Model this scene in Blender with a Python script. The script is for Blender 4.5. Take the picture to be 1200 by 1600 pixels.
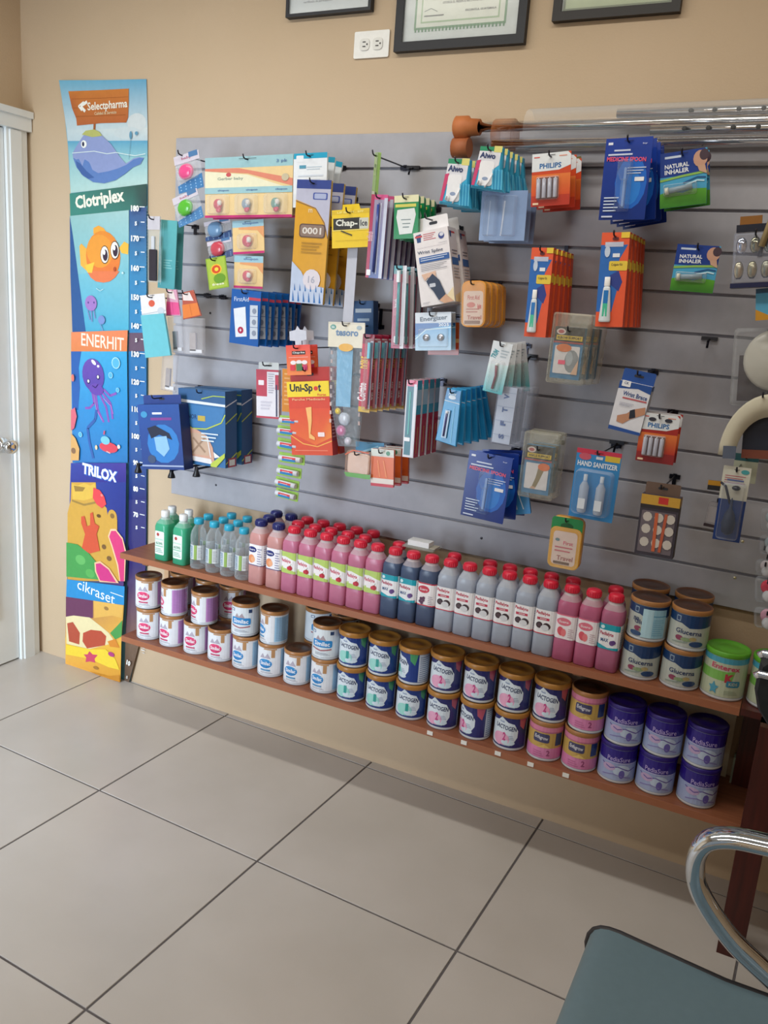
import bpy, bmesh, math, random
from mathutils import Matrix, Vector
random.seed(7)
PI = math.pi
for o in list(bpy.data.objects): bpy.data.objects.remove(o)
SC = bpy.context.scene; COL = SC.collection

# ---------------------------------------------------------------- camera
cam_d = bpy.data.cameras.new('camera'); cam = bpy.data.objects.new('camera', cam_d); COL.objects.link(cam)
cam.matrix_world = Matrix(((0.889097,-0.169663,0.425114,2.158044),(0.451912,0.177899,-0.874144,-2.383805),(0.072682,0.969312,0.234842,1.526100),(0.000000,0.000000,0.000000,1.000000)))
cam_d.sensor_fit = 'VERTICAL'; cam_d.sensor_height = 36; cam_d.lens = 29.713; cam_d.clip_start = .05
SC.camera = cam
# ---------------------------------------------------------------- world, lights, exposure
w = bpy.data.worlds.new('world'); SC.world = w; w.use_nodes = True
w.node_tree.nodes['Background'].inputs[0].default_value = (.80, .90, 1, 1)
w.node_tree.nodes['Background'].inputs[1].default_value = 1.2
def area(name, loc, rot, sx, sy, power, col):
    l = bpy.data.lights.new(name, 'AREA'); l.shape = 'RECTANGLE'; l.size = sx; l.size_y = sy; l.energy = power; l.color = col
    o = bpy.data.objects.new(name, l); COL.objects.link(o); o.location = loc; o.rotation_euler = rot; return o
LP = {'low': 23.5, 'ceil': 20.5, 'mid': 16, 'world': .2}#LP
w.node_tree.nodes['Background'].inputs[1].default_value = LP['world']
def lamp(k, *a):
    if LP[k] > 0: area(*a[:5], LP[k], a[5])
lamp('low', 'shopfront_daylight', (-.1, -3.2, 1.1), (PI/2-.15, 0, .07), .8, 1.6, (.74, .87, 1))
bpy.data.lights['shopfront_daylight'].spread = math.radians(78)
lamp('ceil', 'ceiling_tube_light', (1.0, -.9, 2.66), (0, 0, 0), 2.4, .12, (1, .97, .88))
lamp('mid', 'ceiling_tube_light_rear', (1.6, -2.4, 2.66), (0, 0, 0), 2.4, .12, (1, .96, .88))
SC.view_settings.view_transform = 'Standard'; SC.view_settings.look = 'None'
SC.view_settings.exposure = 0.0; SC.view_settings.gamma = 1; SC.view_settings.use_curve_mapping = False

# ---------------------------------------------------------------- colours and materials
def lin(c):
    return tuple(((v/12.92) if v <= .04045 else ((v+.055)/1.055)**2.4) for v in c)
_hc = {}
def H(c):
    if isinstance(c, str):
        if c not in _hc: _hc[c] = lin(tuple(int(c[i:i+2], 16)/255 for i in (0, 2, 4))) + (1.,)
        return _hc[c]
    return c
def mix(a, b, t):
    a = H(a); b = H(b); return tuple(a[i]*(1-t)+b[i]*t for i in range(4))
_mats = {}
def mat(kind):
    if kind in _mats: return _mats[kind]
    m = bpy.data.materials.new(kind); m.use_nodes = True; nt = m.node_tree; N = nt.nodes; L = nt.links
    b = N['Principled BSDF']; at = N.new('ShaderNodeAttribute'); at.attribute_name = 'Col'
    nz = N.new('ShaderNodeTexNoise'); nz.inputs['Scale'].default_value = 60; nz.inputs['Detail'].default_value = 3
    tc = N.new('ShaderNodeTexCoord'); L.new(tc.outputs['Object'], nz.inputs['Vector'])
    mr = N.new('ShaderNodeMapRange'); mr.inputs['To Min'].default_value = .92; mr.inputs['To Max'].default_value = 1.06
    L.new(nz.outputs[0], mr.inputs['Value'])
    mu = N.new('ShaderNodeVectorMath'); mu.operation = 'SCALE'; L.new(at.outputs['Color'], mu.inputs[0]); L.new(mr.outputs[0], mu.inputs['Scale'])
    L.new(mu.outputs[0], b.inputs['Base Color'])
    R = {'paper': .5, 'gloss': .22, 'matte': .8, 'plastic': .35, 'rubber': .6, 'chrome': .08, 'steel': .3, 'tin': .25, 'vinyl': .45}.get(kind, .4)
    b.inputs['Roughness'].default_value = R
    if kind in ('chrome', 'steel', 'tin'): b.inputs['Metallic'].default_value = 1.
    if kind == 'matte': mr.inputs['To Min'].default_value = .97; mr.inputs['To Max'].default_value = 1.03
    out = N['Material Output']
    if kind == 'clear' or kind == 'bag' or kind == 'pet':          # thin clear plastic: see-through film with a glossy skin
        tr = N.new('ShaderNodeBsdfTransparent'); gl = N.new('ShaderNodeBsdfPrincipled'); ms = N.new('ShaderNodeMixShader')
        gl.inputs['Roughness'].default_value = .12 if kind != 'bag' else .2
        L.new(mu.outputs[0], gl.inputs['Base Color']); lw = N.new('ShaderNodeLayerWeight'); lw.inputs[0].default_value = .35
        mm = N.new('ShaderNodeMapRange'); mm.inputs['To Min'].default_value = {'clear': .07, 'bag': .13, 'pet': .10}[kind]; mm.inputs['To Max'].default_value = .6
        L.new(lw.outputs['Facing'], mm.inputs['Value']); L.new(mm.outputs[0], ms.inputs[0])
        L.new(tr.outputs[0], ms.inputs[1]); L.new(gl.outputs[0], ms.inputs[2]); L.new(ms.outputs[0], out.inputs[0])
        if kind == 'bag':
            bp = N.new('ShaderNodeBump'); bp.inputs['Strength'].default_value = .8; bp.inputs['Distance'].default_value = .01
            n2 = N.new('ShaderNodeTexNoise'); n2.inputs['Scale'].default_value = 35; L.new(tc.outputs['Object'], n2.inputs['Vector'])
            L.new(n2.outputs[0], bp.inputs['Height']); L.new(bp.outputs[0], gl.inputs['Normal'])
    if kind == 'liquid':                                            # tinted, cloudy bottle plastic with drink inside
        tl = N.new('ShaderNodeBsdfTranslucent'); ms = N.new('ShaderNodeMixShader'); ms.inputs[0].default_value = .35
        L.new(mu.outputs[0], tl.inputs[0]); L.new(b.outputs[0], ms.inputs[1]); L.new(tl.outputs[0], ms.inputs[2]); L.new(ms.outputs[0], out.inputs[0])
        b.inputs['Roughness'].default_value = .25
    _mats[kind] = m; return m

def surf_mat(name, build):
    m = bpy.data.materials.new(name); m.use_nodes = True; build(m.node_tree, m.node_tree.nodes['Principled BSDF']); return m
def ramp(nt, fac, stops):
    r = nt.nodes.new('ShaderNodeValToRGB'); e = r.color_ramp.elements
    while len(e) < len(stops): e.new(.5)
    for el, (p, c) in zip(e, stops): el.position = p; el.color = H(c)
    nt.links.new(fac, r.inputs[0]); return r.outputs[0]
def noise(nt, scale, detail=4, coord='Object', stretch=None):
    tc = nt.nodes.new('ShaderNodeTexCoord'); n = nt.nodes.new('ShaderNodeTexNoise')
    n.inputs['Scale'].default_value = scale; n.inputs['Detail'].default_value = detail
    src = tc.outputs[coord]
    if stretch:
        mp = nt.nodes.new('ShaderNodeMapping'); mp.inputs['Scale'].default_value = stretch; nt.links.new(src, mp.inputs[0]); src = mp.outputs[0]
    nt.links.new(src, n.inputs['Vector']); return n.outputs[0]
def bump(nt, b, h, s, d=.002):
    bp = nt.nodes.new('ShaderNodeBump'); bp.inputs['Strength'].default_value = s; bp.inputs['Distance'].default_value = d
    nt.links.new(h, bp.inputs['Height']); nt.links.new(bp.outputs[0], b.inputs['Normal'])
def m_wall(nt, b):
    nt.links.new(ramp(nt, noise(nt, 1.3, 3), [(.3, 'C3AB8C'), (.7, 'CBB396')]), b.inputs['Base Color']); b.inputs['Roughness'].default_value = .62
    bump(nt, b, noise(nt, 160, 3), .25)
def m_floor(nt, b):
    nt.links.new(ramp(nt, noise(nt, 3, 6), [(.3, 'BEB8B2'), (.7, 'C8C2BD')]), b.inputs['Base Color']); b.inputs['Roughness'].default_value = .3
    bump(nt, b, noise(nt, 8, 2), .04)
def m_wood(nt, b):
    f_ = noise(nt, 6, 6, 'Object', (1, 14, 14))
    nt.links.new(ramp(nt, f_, [(.25, '7A4630'), (.6, '925A3E'), (.8, '845036')]), b.inputs['Base Color']); b.inputs['Roughness'].default_value = .4
def m_dwood(nt, b):
    f_ = noise(nt, 6, 6, 'Object', (14, 14, 1))
    nt.links.new(ramp(nt, f_, [(.25, '3A1410'), (.75, '56201A')]), b.inputs['Base Color']); b.inputs['Roughness'].default_value = .35
def m_white(nt, b):
    nt.links.new(ramp(nt, noise(nt, 5, 3), [(.3, 'E4E8E8'), (.7, 'ECEFEF')]), b.inputs['Base Color']); b.inputs['Roughness'].default_value = .4
def m_slat(nt, b):
    nt.links.new(ramp(nt, noise(nt, 30, 5), [(.3, 'A6A5AC'), (.7, 'ADACB3')]), b.inputs['Base Color']); b.inputs['Roughness'].default_value = .38
def m_grout(nt, b):
    nt.links.new(ramp(nt, noise(nt, 80, 3), [(.3, '5F5A5C'), (.7, '6B6668')]), b.inputs['Base Color']); b.inputs['Roughness'].default_value = .9
def m_groove(nt, b):
    nt.links.new(ramp(nt, noise(nt, 80, 3), [(.3, '86858E'), (.7, '908F98')]), b.inputs['Base Color']); b.inputs['Roughness'].default_value = .5
WALL = surf_mat('painted_wall', m_wall); FLOOR = surf_mat('ceramic_tile', m_floor); WOOD = surf_mat('shelf_wood', m_wood)
DWOOD = surf_mat('dark_wood', m_dwood); WHITE = surf_mat('white_paint', m_white); SLAT = surf_mat('grey_laminate', m_slat)
GROUT = surf_mat('grout', m_grout); GROOVE = surf_mat('groove', m_groove)

# ---------------------------------------------------------------- text
_tx = {}
def text_mesh(s, bold):
    k = (s, bold)
    if k in _tx: return _tx[k]
    c = bpy.data.curves.new('t', 'FONT'); c.body = s; c.resolution_u = 2; c.offset = bold
    o = bpy.data.objects.new('t', c); me = o.to_mesh()
    v = [(p.co.x, p.co.y) for p in me.vertices]; f = [tuple(p.vertices) for p in me.polygons]
    o.to_mesh_clear(); bpy.data.objects.remove(o); bpy.data.curves.remove(c)
    if not v: v = [(0, 0), (1, 0), (0, 1)]; f = []
    x0 = min(p[0] for p in v); x1 = max(p[0] for p in v); y0 = min(p[1] for p in v); y1 = max(p[1] for p in v)
    _tx[k] = ([((x-x0)/(x1-x0)-.5, (y-y0)/(y1-y0)-.5) for x, y in v], f); return _tx[k]

# ---------------------------------------------------------------- flat print
class Print:
    def __init__(s, sx=1., sz=1.): s.sx = sx; s.sz = sz; s.F = []; s.k = 0
    def add(s, pts, col, same=False):
        if not same: s.k += 1
        s.F.append(([(x*s.sx, z*s.sz) for x, z in pts], col, s.k)); return s
    def rect(s, x0, z0, x1, z1, c, c2=None):
        return s.add([(x0, z0), (x1, z0), (x1, z1), (x0, z1)], [c, c, c2, c2] if c2 else c)
    def poly(s, pts, c): return s.add(pts, c)
    def ell(s, cx, cz, rx, rz, c, n=14, rot=0, c2=None):
        P = []; C = []
        for i in range(n):
            a = 2*PI*i/n; x, z = rx*math.cos(a), rz*math.sin(a)
            P.append((cx+x*math.cos(rot)-z*math.sin(rot), cz+x*math.sin(rot)+z*math.cos(rot)))
            if c2: C.append(mix(c, c2, .5-.5*math.sin(a)))
        return s.add(P, C if c2 else c)
    def rr(s, x0, z0, x1, z1, c, r=.25, c2=None):
        w_, h_ = abs(x1-x0)/2, abs(z1-z0)/2; cx, cz = (x0+x1)/2, (z0+z1)/2
        rm = r*min(w_*s.sx, h_*s.sz); rx, rz = rm/s.sx, rm/s.sz; P = []; C = []
        for qx, qz, a0 in ((1, 1, 0), (-1, 1, PI/2), (-1, -1, PI), (1, -1, 1.5*PI)):
            for i in range(4):
                a = a0+i*PI/6; z = qz*(h_-rz)+rz*math.sin(a); P.append((cx+qx*(w_-rx)+rx*math.cos(a), cz+z))
                if c2: C.append(mix(c, c2, .5-.5*z/h_))
        return s.add(P, C if c2 else c)
    def line(s, pts, wd, c):
        s.k += 1
        for (x0, z0), (x1, z1) in zip(pts, pts[1:]):
            dx, dz = (x1-x0)*s.sx, (z1-z0)*s.sz; l = math.hypot(dx, dz) or 1; nx, nz = -dz/l*wd/2/s.sx, dx/l*wd/2/s.sz
            s.add([(x0+nx, z0+nz), (x1+nx, z1+nz), (x1-nx, z1-nz), (x0-nx, z0-nz)], c, True)
        return s
    def text(s, t, cx, cz, w_, h_, c, rot=0, bold=.02):
        v, f = text_mesh(t, bold); s.k += 1; ca, sa = math.cos(rot), math.sin(rot)
        W, Hh = w_*s.sx, h_*s.sz
        P = [(cx+(x*W*ca-y*Hh*sa)/s.sx, cz+(x*W*sa+y*Hh*ca)/s.sz) for x, y in v]
        for q in f: s.add([P[i] for i in q], c, True)
        return s
    def lines(s, x0, x1, z0, z1, n, c, wd=.35):
        s.k += 1; st = (z1-z0)/n
        for i in range(n):
            za = z0+st*i; e = x1-(x1-x0)*(.25*((i*7) % 3)/2)
            s.add([(x0, za), (e, za), (e, za+st*wd), (x0, za+st*wd)], c, True)
        return s

def clip(pts, cols, a, b):
    for val, sg in ((a, 1), (b, -1)):
        o = []; oc = []; n = len(pts)
        for i in range(n):
            p, q = pts[i], pts[(i+1) % n]; cp, cq = cols[i], cols[(i+1) % n]
            ip, iq = (p[0]-val)*sg >= 0, (q[0]-val)*sg >= 0
            if ip: o.append(p); oc.append(cp)
            if ip != iq:
                t = (val-p[0])/(q[0]-p[0]); o.append((val, p[1]+(q[1]-p[1])*t)); oc.append(mix(cp, cq, t))
        pts, cols = o, oc
        if len(pts) < 3: return None, None
    return pts, cols

class G:
    def __init__(s): s.V = []; s.F = []; s.C = []; s.M = []; s.S = []; s.mats = []
    def mi(s, m):
        if m not in s.mats: s.mats.append(m)
        return s.mats.index(m)
    def face(s, pts, col, m='paper', smooth=False):
        b = len(s.V); s.V += [tuple(p) for p in pts]; s.F.append(tuple(range(b, b+len(pts))))
        s.C.append([H(c) for c in col] if isinstance(col, list) else [H(col)]*len(pts)); s.M.append(s.mi(m)); s.S.append(smooth)
    def grid(s, rings, cols, m, closed=True, smooth=True, cap0=False, cap1=False):
        b = len(s.V); n = len(rings[0])
        for r in rings: s.V += [tuple(p) for p in r]
        k = s.mi(m)
        for i in range(len(rings)-1):
            c = cols[i] if isinstance(cols, list) else cols
            for j in range(n if closed else n-1):
                j2 = (j+1) % n; s.F.append((b+i*n+j, b+i*n+j2, b+(i+1)*n+j2, b+(i+1)*n+j))
                s.C.append([H(c)]*4); s.M.append(k); s.S.append(smooth)
        for fl, i, cc in ((cap0, 0, 0), (cap1, len(rings)-1, -1)):
            if fl:
                c = cols[cc] if isinstance(cols, list) else cols
                idx = [b+i*n+j for j in range(n)]
                s.F.append(tuple(idx if i else idx[::-1])); s.C.append([H(c)]*n); s.M.append(k); s.S.append(False)
    def box(s, x0, x1, y0, y1, z0, z1, c, m='paper'):
        q = [(x0, y0), (x1, y0), (x1, y1), (x0, y1)]
        s.grid([[(x, y, z0) for x, y in q], [(x, y, z1) for x, y in q]], c, m, smooth=False, cap0=True, cap1=True)
    def prism(s, out, y0, y1, c, m='paper', bev=0):
        if bev:
            cx = sum(p[0] for p in out)/len(out); cz = sum(p[1] for p in out)/len(out)
            mx = max(abs(p[0]-cx) for p in out); mz = max(abs(p[1]-cz) for p in out)
            ins = [(cx+(x-cx)*(1-bev/mx), cz+(z-cz)*(1-bev/mz)) for x, z in out]
            yb = y0+min(bev, abs(y1-y0)*.6)*(1 if y1 > y0 else -1)
            R_ = [[(x, y0, z) for x, z in ins], [(x, yb, z) for x, z in out], [(x, y1, z) for x, z in out]]
        else: R_ = [[(x, y0, z) for x, z in out], [(x, y1, z) for x, z in out]]
        s.grid(R_, c, m, smooth=False, cap0=True, cap1=True)
    def lathe(s, prof, c, m, n=24, cx=0, cy=0, cap0=True, cap1=True, smooth=True, sq=0):
        R_ = []
        for r, z in prof:
            ring = []
            for j in range(n):
                a = 2*PI*(j+.5)/n; ca, sa = math.cos(a), math.sin(a)
                k = 1 if not sq else 1/((abs(ca)**sq+abs(sa)**sq)**(1/sq)) if r > .02 else 1
                ring.append((cx+r*k*ca, cy+r*k*sa, z))
            R_.append(ring)
        s.grid(R_, c, m, smooth=smooth, cap0=cap0, cap1=cap1)
    def tube(s, pts, r, c, m='steel', n=8, caps=True, rx=None):
        P = [Vector(p) for p in pts]; R_ = []; up = Vector((0, 0, 1))
        for i, p in enumerate(P):
            t = (P[min(i+1, len(P)-1)]-P[max(i-1, 0)]).normalized()
            if i == 0:
                a = up if abs(t.z) < .9 else Vector((1, 0, 0)); n1 = t.cross(a).normalized()
            else: n1 = (n1-t*n1.dot(t)).normalized()
            n2 = t.cross(n1)
            R_.append([tuple(p+n1*(rx or r)*math.cos(2*PI*j/n)+n2*r*math.sin(2*PI*j/n)) for j in range(n)])
        s.grid(R_, c, m, cap0=caps, cap1=caps)
    def ball(s, c_, r, c, m='plastic', sx=1, sy=1, sz=1, n=12):
        R_ = []
        for i in range(1, 8):
            a = PI*i/8; R_.append([(c_[0]+r*sx*math.sin(a)*math.cos(2*PI*j/n), c_[1]+r*sy*math.sin(a)*math.sin(2*PI*j/n), c_[2]-r*sz*math.cos(a)) for j in range(n)])
        s.grid(R_, c, m, cap0=True, cap1=True)
    def put(s, pr, mp=None, y=0., m='paper', stripe=0, eps=.00022):
        if mp is None: mp = lambda a, z, l: (a, y-l, z)
        for pts, col, k in pr.F:
            cols = [H(c) for c in col] if isinstance(col, list) else [H(col)]*len(pts); l = .0003+k*eps
            if stripe:
                xs = [p[0] for p in pts]
                i0, i1 = math.floor(min(xs)/stripe), math.ceil(max(xs)/stripe)
                if i1-i0 > 1:
                    for i in range(i0, i1):
                        pp, cc = clip(pts, cols, i*stripe, (i+1)*stripe)
                        if pp: s.face([mp(a, z, l) for a, z in pp], cc, m)
                    continue
            s.face([mp(a, z, l) for a, z in pts], cols, m)
    def obj(s, name, parent=None, label=None, cat=None, group=None, kind=None, M=None):
        me = bpy.data.meshes.new(name); me.from_pydata(s.V, [], s.F)
        for k in s.mats: me.materials.append(mat(k) if isinstance(k, str) else k)
        me.polygons.foreach_set('material_index', s.M); me.polygons.foreach_set('use_smooth', s.S)
        a = me.color_attributes.new('Col', 'FLOAT_COLOR', 'CORNER')
        a.data.foreach_set('color', [v for f in s.C for c in f for v in c])
        me.update()
        o = bpy.data.objects.new(name, me); COL.objects.link(o)
        if parent: o.parent = parent
        return tag(o, label, cat, group, kind)
def tag(o, label=None, cat=None, group=None, kind=None):
    for k, v in (('label', label), ('category', cat), ('group', group), ('kind', kind)):
        if v: o[k] = v
    return o
def empty(name, loc=(0, 0, 0), label=None, cat=None, group=None, kind=None):
    o = bpy.data.objects.new(name, None); COL.objects.link(o); o.location = loc; o.empty_display_size = .02
    return tag(o, label, cat, group, kind)
def dup(root):
    r = root.copy(); COL.objects.link(r)
    for ch in list(root.children):
        c = ch.copy(); COL.objects.link(c); c.parent = r
        for g in list(ch.children):
            d = g.copy(); COL.objects.link(d); d.parent = c
    return r
def rrect(x0, z0, x1, z1, r, n=4):
    P = []
    for qx, qz, a0 in ((x1-r, z1-r, 0), (x0+r, z1-r, PI/2), (x0+r, z0+r, PI), (x1-r, z0+r, 1.5*PI)):
        for i in range(n):
            a = a0+i*PI/2/(n-1); P.append((qx+r*math.cos(a), qz+r*math.sin(a)))
    return P

# ================================================================ the room
X0, X1, Y0, YF, ZC = -.6, 3.6, 0., -3.3, 2.75
def slab(name, x0, x1, y0, y1, z0, z1, m, parent=None, kind='structure'):
    g = G(); g.box(x0, x1, y0, y1, z0, z1, 'FFFFFF', m); return g.obj(name, parent, kind=kind if not parent else None)
slab('wall_back', X0-.1, X1+.1, 0, .1, -.1, ZC, WALL)
slab('wall_left', X0-.1, X0, YF, 0, -.1, ZC, WALL)
slab('wall_right', X1, X1+.1, YF, 0, -.1, ZC, WALL)
slab('ceiling', X0-.1, X1+.1, YF-.1, .1, ZC, ZC+.1, WHITE)
g = G()
for b_ in ((X0, -.55, 0, ZC), (1.65, X1, 0, ZC), (-.55, 1.65, 0, .25), (-.55, 1.65, 2.45, ZC)): g.box(b_[0], b_[1], YF-.1, YF, b_[2], b_[3], 'FFFFFF', WALL)
g.obj('wall_front', kind='structure')
g = G(); g.box(-.55, 1.65, YF-.06, YF-.05, .25, 2.45, 'E8F0F0', 'clear'); wn = g.obj('window_1', kind='structure')
for x in (-.53, .53, 1.63):
    g = G(); g.box(x-.02, x+.02, YF-.09, YF-.01, .25, 2.45, 'C8CCCC', 'steel'); g.obj('window_frame', wn)
fl = G(); fl.box(X0, X1, YF, 0, -.08, -.003, 'FFFFFF', GROUT); fl = fl.obj('floor', kind='structure')
# ceramic tiles, one object each, clipped to the room
TA, TO, TS = -.0318, (-.1974, -.0034), .6107
def tp(u, v):
    U, V_ = u*TS, v*TS; return (TO[0]+U*math.cos(TA)+V_*math.sin(TA), TO[1]+U*math.sin(TA)-V_*math.cos(TA))
def clip2(P, ax, val, sg):
    o = []
    for i in range(len(P)):
        p, q = P[i], P[(i+1) % len(P)]; a, b_ = (p[ax]-val)*sg >= 0, (q[ax]-val)*sg >= 0
        if a: o.append(p)
        if a != b_:
            t = (val-p[ax])/(q[ax]-p[ax]); o.append((p[0]+(q[0]-p[0])*t, p[1]+(q[1]-p[1])*t))
    return o
gp = .003/TS
for u in range(-2, 8):
    for v in range(-1, 9):
        P = [tp(u+gp, v+gp), tp(u+1-gp, v+gp), tp(u+1-gp, v+1-gp), tp(u+gp, v+1-gp)]
        for ax, val, sg in ((0, X0, 1), (0, X1, -1), (1, YF, 1), (1, 0, -1)):
            P = clip2(P, ax, val, sg)
            if len(P) < 3: break
        if len(P) < 3: continue
        g = G(); cx = sum(p[0] for p in P)/len(P); cy = sum(p[1] for p in P)/len(P)
        ins = [(cx+(x-cx)*.997, cy+(y-cy)*.997) for x, y in P]
        g.grid([[(x, y, -.004) for x, y in P], [(x, y, -.0012) for x, y in P], [(x, y, 0) for x, y in ins]], 'FFFFFF', FLOOR, smooth=False, cap1=True)
        g.obj('tile', fl)

# door in the left wall
dr = empty('door_1', (X0, -.52, 0), kind='structure')
g = G(); g.box(.0, .022, -.385, .412, .008, 2.05, 'FFFFFF', WHITE)
for z0, z1 in ((.2, .95), (1.1, 1.9)):
    for y0, y1 in ((-.3, -.04), (.06, .32)): g.box(.022, .027, y0, y1, z0, z1, 'FFFFFF', WHITE)
leaf = g.obj('door_leaf', dr)
g = G(); g.lathe([(.03, 0), (.03, .006), (.012, .01), (.012, .03), (.022, .038), (.028, .05), (.026, .062), (.012, .068)], 'D8D8D8', 'chrome', 16)
kn = g.obj('door_knob', leaf); kn.rotation_euler = (0, PI/2, 0); kn.location = (.022, .36, .905)
for y0, y1 in ((.415, .505), (-.475, -.385)):
    g = G(); g.box(0, .035, y0, y1, 0, 2.055, 'FFFFFF', WHITE); g.box(.035, .042, y0+.012, y1-.03, 0, 2.05, 'FFFFFF', WHITE); g.obj('door_casing', dr)
g = G(); g.box(0, .05, -.49, .515, 2.055, 2.115, 'FFFFFF', WHITE); g.box(0, .06, -.495, .516, 2.1, 2.122, 'FFFFFF', WHITE); g.obj('door_head', dr)

# power outlet
g = G(); g.prism(rrect(.79, 2.230, .905, 2.302, .004), 0, -.006, 'EFEEEA', 'plastic', .002)
ou = g.obj('power_outlet', label='white double power outlet on tan wall left of middle certificate', cat='outlet')
for x in (.826, .869):
    g = G(); g.prism(rrect(x-.016, 2.25, x+.016, 2.282, .01), -.006, -.009, 'E2E1DC', 'plastic')
    p_ = Print(); p_.rect(x-.006, 2.271, x+.004, 2.274, '3A3634').rect(x-.006, 2.259, x+.004, 2.262, '3A3634').ell(x+.009, 2.266, .0025, .0025, '3A3634'); g.put(p_, y=-.009)
    g.obj('socket', ou)

# framed certificates
def frame(x0, x1, z0, z1, fw, col, label, style):
    g = G(); d = .022
    for a in ((x0, x1, z0, z0+fw), (x0, x1, z1-fw, z1), (x0, x0+fw, z0+fw, z1-fw), (x1-fw, x1, z0+fw, z1-fw)): g.box(a[0], a[1], -d, -.001, a[2], a[3], col, 'paper')
    r = g.obj('framed_certificate', label=label, cat='picture frame')
    g = G(); g.box(x0+fw, x1-fw, -.010, -.004, z0+fw, z1-fw, 'D9DEDD', 'paper'); p_ = Print(); cx = (x0+x1)/2; W = x1-x0
    if style == 1:
        a0, a1, b0, b1 = x0+.055, x1-.06, z0+.055, z1-.06
        p_.rect(a0, b0, a1, b1, '6E9A70').rect(a0+.006, b0+.006, a1-.006, b1-.006, 'E8EADF')
        for i in range(26):
            t = a0+(a1-a0)*(i+.5)/26; p_.add([(t-.0025, b0-.006), (t+.0025, b0-.006), (t+.0025, b0+.004), (t-.0025, b0+.004)], '4F8458', i > 0)
        p_.rect(a0+.02, b0+.016, a1-.02, b1-.016, 'A9C29A').rect(a0+.024, b0+.02, a1-.024, b1-.02, 'EEF0E4')
        p_.text('POR SU VALIOSA PARTICIPACION EN EL EVENTO', cx, b0+.075, .17, .006, '4A4A48').text('OTORGA EL PRESENTE RECONOCIMIENTO', cx+.01, b0+.064, .13, .006, '4A4A48')
        p_.line([(a0+.03, b0+.045), (a0+.05, b0+.052), (a0+.07, b0+.043)], .0015, '5A6A66').text('ESCUINTLA, GUATEMALA', a1-.075, b0+.040, .09, .006, '4A4A48').lines(a0+.03, a0+.09, b0+.032, b0+.04, 1, '5A5A58')
    elif style == 0:
        p_.rect(x0+fw, z0+fw, x1-fw, z1-fw, 'CBD0D2').text('certificado de participacion', cx-.04, z0+.04, .1, .008, '6A6A70').rect(x0+.05, z0+.11, x1-.05, z1-.05, 'DDE2E2')
    else:
        p_.rect(x0+.024, z0+.024, x1-.024, z1-.024, '6F7A55').rect(x0+.03, z0+.03, x1-.03, z1-.03, 'B7C49A').text('diploma de honor', cx, z0+.055, .11, .009, '5A5A48')
    g.put(p_, y=-.010); g.obj('certificate', r)
    g = G(); g.box(x0+fw, x1-fw, -.0175, -.0165, z0+fw, z1-fw, 'F4F8F8', 'clear'); g.obj('glass', r)
frame(.555, .846, 2.352, 2.60, .009, '1C1E28', 'thin dark framed certificate above and left of the power outlet', 0)
frame(.929, 1.318, 2.237, 2.62, .024, '14151E', 'black framed certificate with green patterned border right of the outlet', 1)
frame(1.389, 1.712, 2.284, 2.60, .022, '1A1210', 'dark brown framed certificate nearest the right edge of the photo', 2)

# slatwall
ZB, GR, PXL, PXR = .8056, .1016, .137, 2.577
g = G(); g.box(PXL+.002, PXR-.002, -.009, -.001, ZB+.002, ZB+12*GR-.002, 'FFFFFF', GROOVE)
sw = g.obj('slatwall_panel', label='large grey slatwall display panel on the tan wall', cat='display panel')
g = G(); h = GR-.007
g.grid([[(x, -.009, z) for x, z in ((PXL, 0), (PXR, 0), (PXR, h), (PXL, h))], [(x, -.0165, z) for x, z in ((PXL, 0), (PXR, 0), (PXR, h), (PXL, h))],
        [(x, -.018, z) for x, z in ((PXL+.001, .0015), (PXR-.001, .0015), (PXR-.001, h-.0015), (PXL+.001, h-.0015))]], 'FFFFFF', SLAT, smooth=False, cap1=True)
sl = g.obj('slat', sw); sl.location.z = ZB+.0035
for k in range(1, 12):
    c = sl.copy(); COL.objects.link(c); c.location.z = ZB+.0035+k*GR
for i, (x, z) in enumerate(((0.2962,1.4642), (1.3428,0.8673), (0.3396,0.8722), (2.0639,0.9956), (2.0612,0.8938))):
    g = G(); g.ball((x, -.0185, z), .004, '4A4A50' if i < 3 else 'F0E8C0', 'steel', sy=.4); g.obj('screw', sw)

# shelves
Z1, Z2, SD = .630, .322, .247
def shelf(x0, x1, z, label, nm):
    g = G(); g.box(x0, x1, -SD, -.002, z-.018, z, 'FFFFFF', WOOD); g.box(x0, x1, -SD-.003, -SD, z-.02, z+.0005, '9E6244', 'plastic')
    r = g.obj('wooden_shelf', label=label, cat='shelf'); return r
s1 = shelf(.112, 2.135, Z1, 'upper brown wooden wall shelf carrying drink bottles', 0)
s2 = shelf(.118, 2.75, Z2, 'lower brown wooden wall shelf carrying formula cans', 0)
for s_, z in ((s1, Z1), (s2, Z2)):
    for x in (.18, .95, 1.72):
        g = G(); g.box(x-.012, x+.012, -.2, -.002, z-.045, z-.018, '8A5A38', 'plastic'); g.obj('bracket', s_)
for i, (px, py) in enumerate(((1.3263,0.3121), (1.4341,0.3147), (1.5385,0.3134), (1.6356,0.3109), (1.7364,0.3108))):
    g = G(); g.box(px-.009, px+.009, -.2525, -.2505, py-.004, py+.008, 'E8E6E0', 'paper'); g.obj('price_tag', s2)
g = G(); x = .12; g.box(x, x+.02, -.03, -.001, Z2+.02, Z1-.02, 'C9A27A', 'paper'); g.obj('upright', s1)
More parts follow.
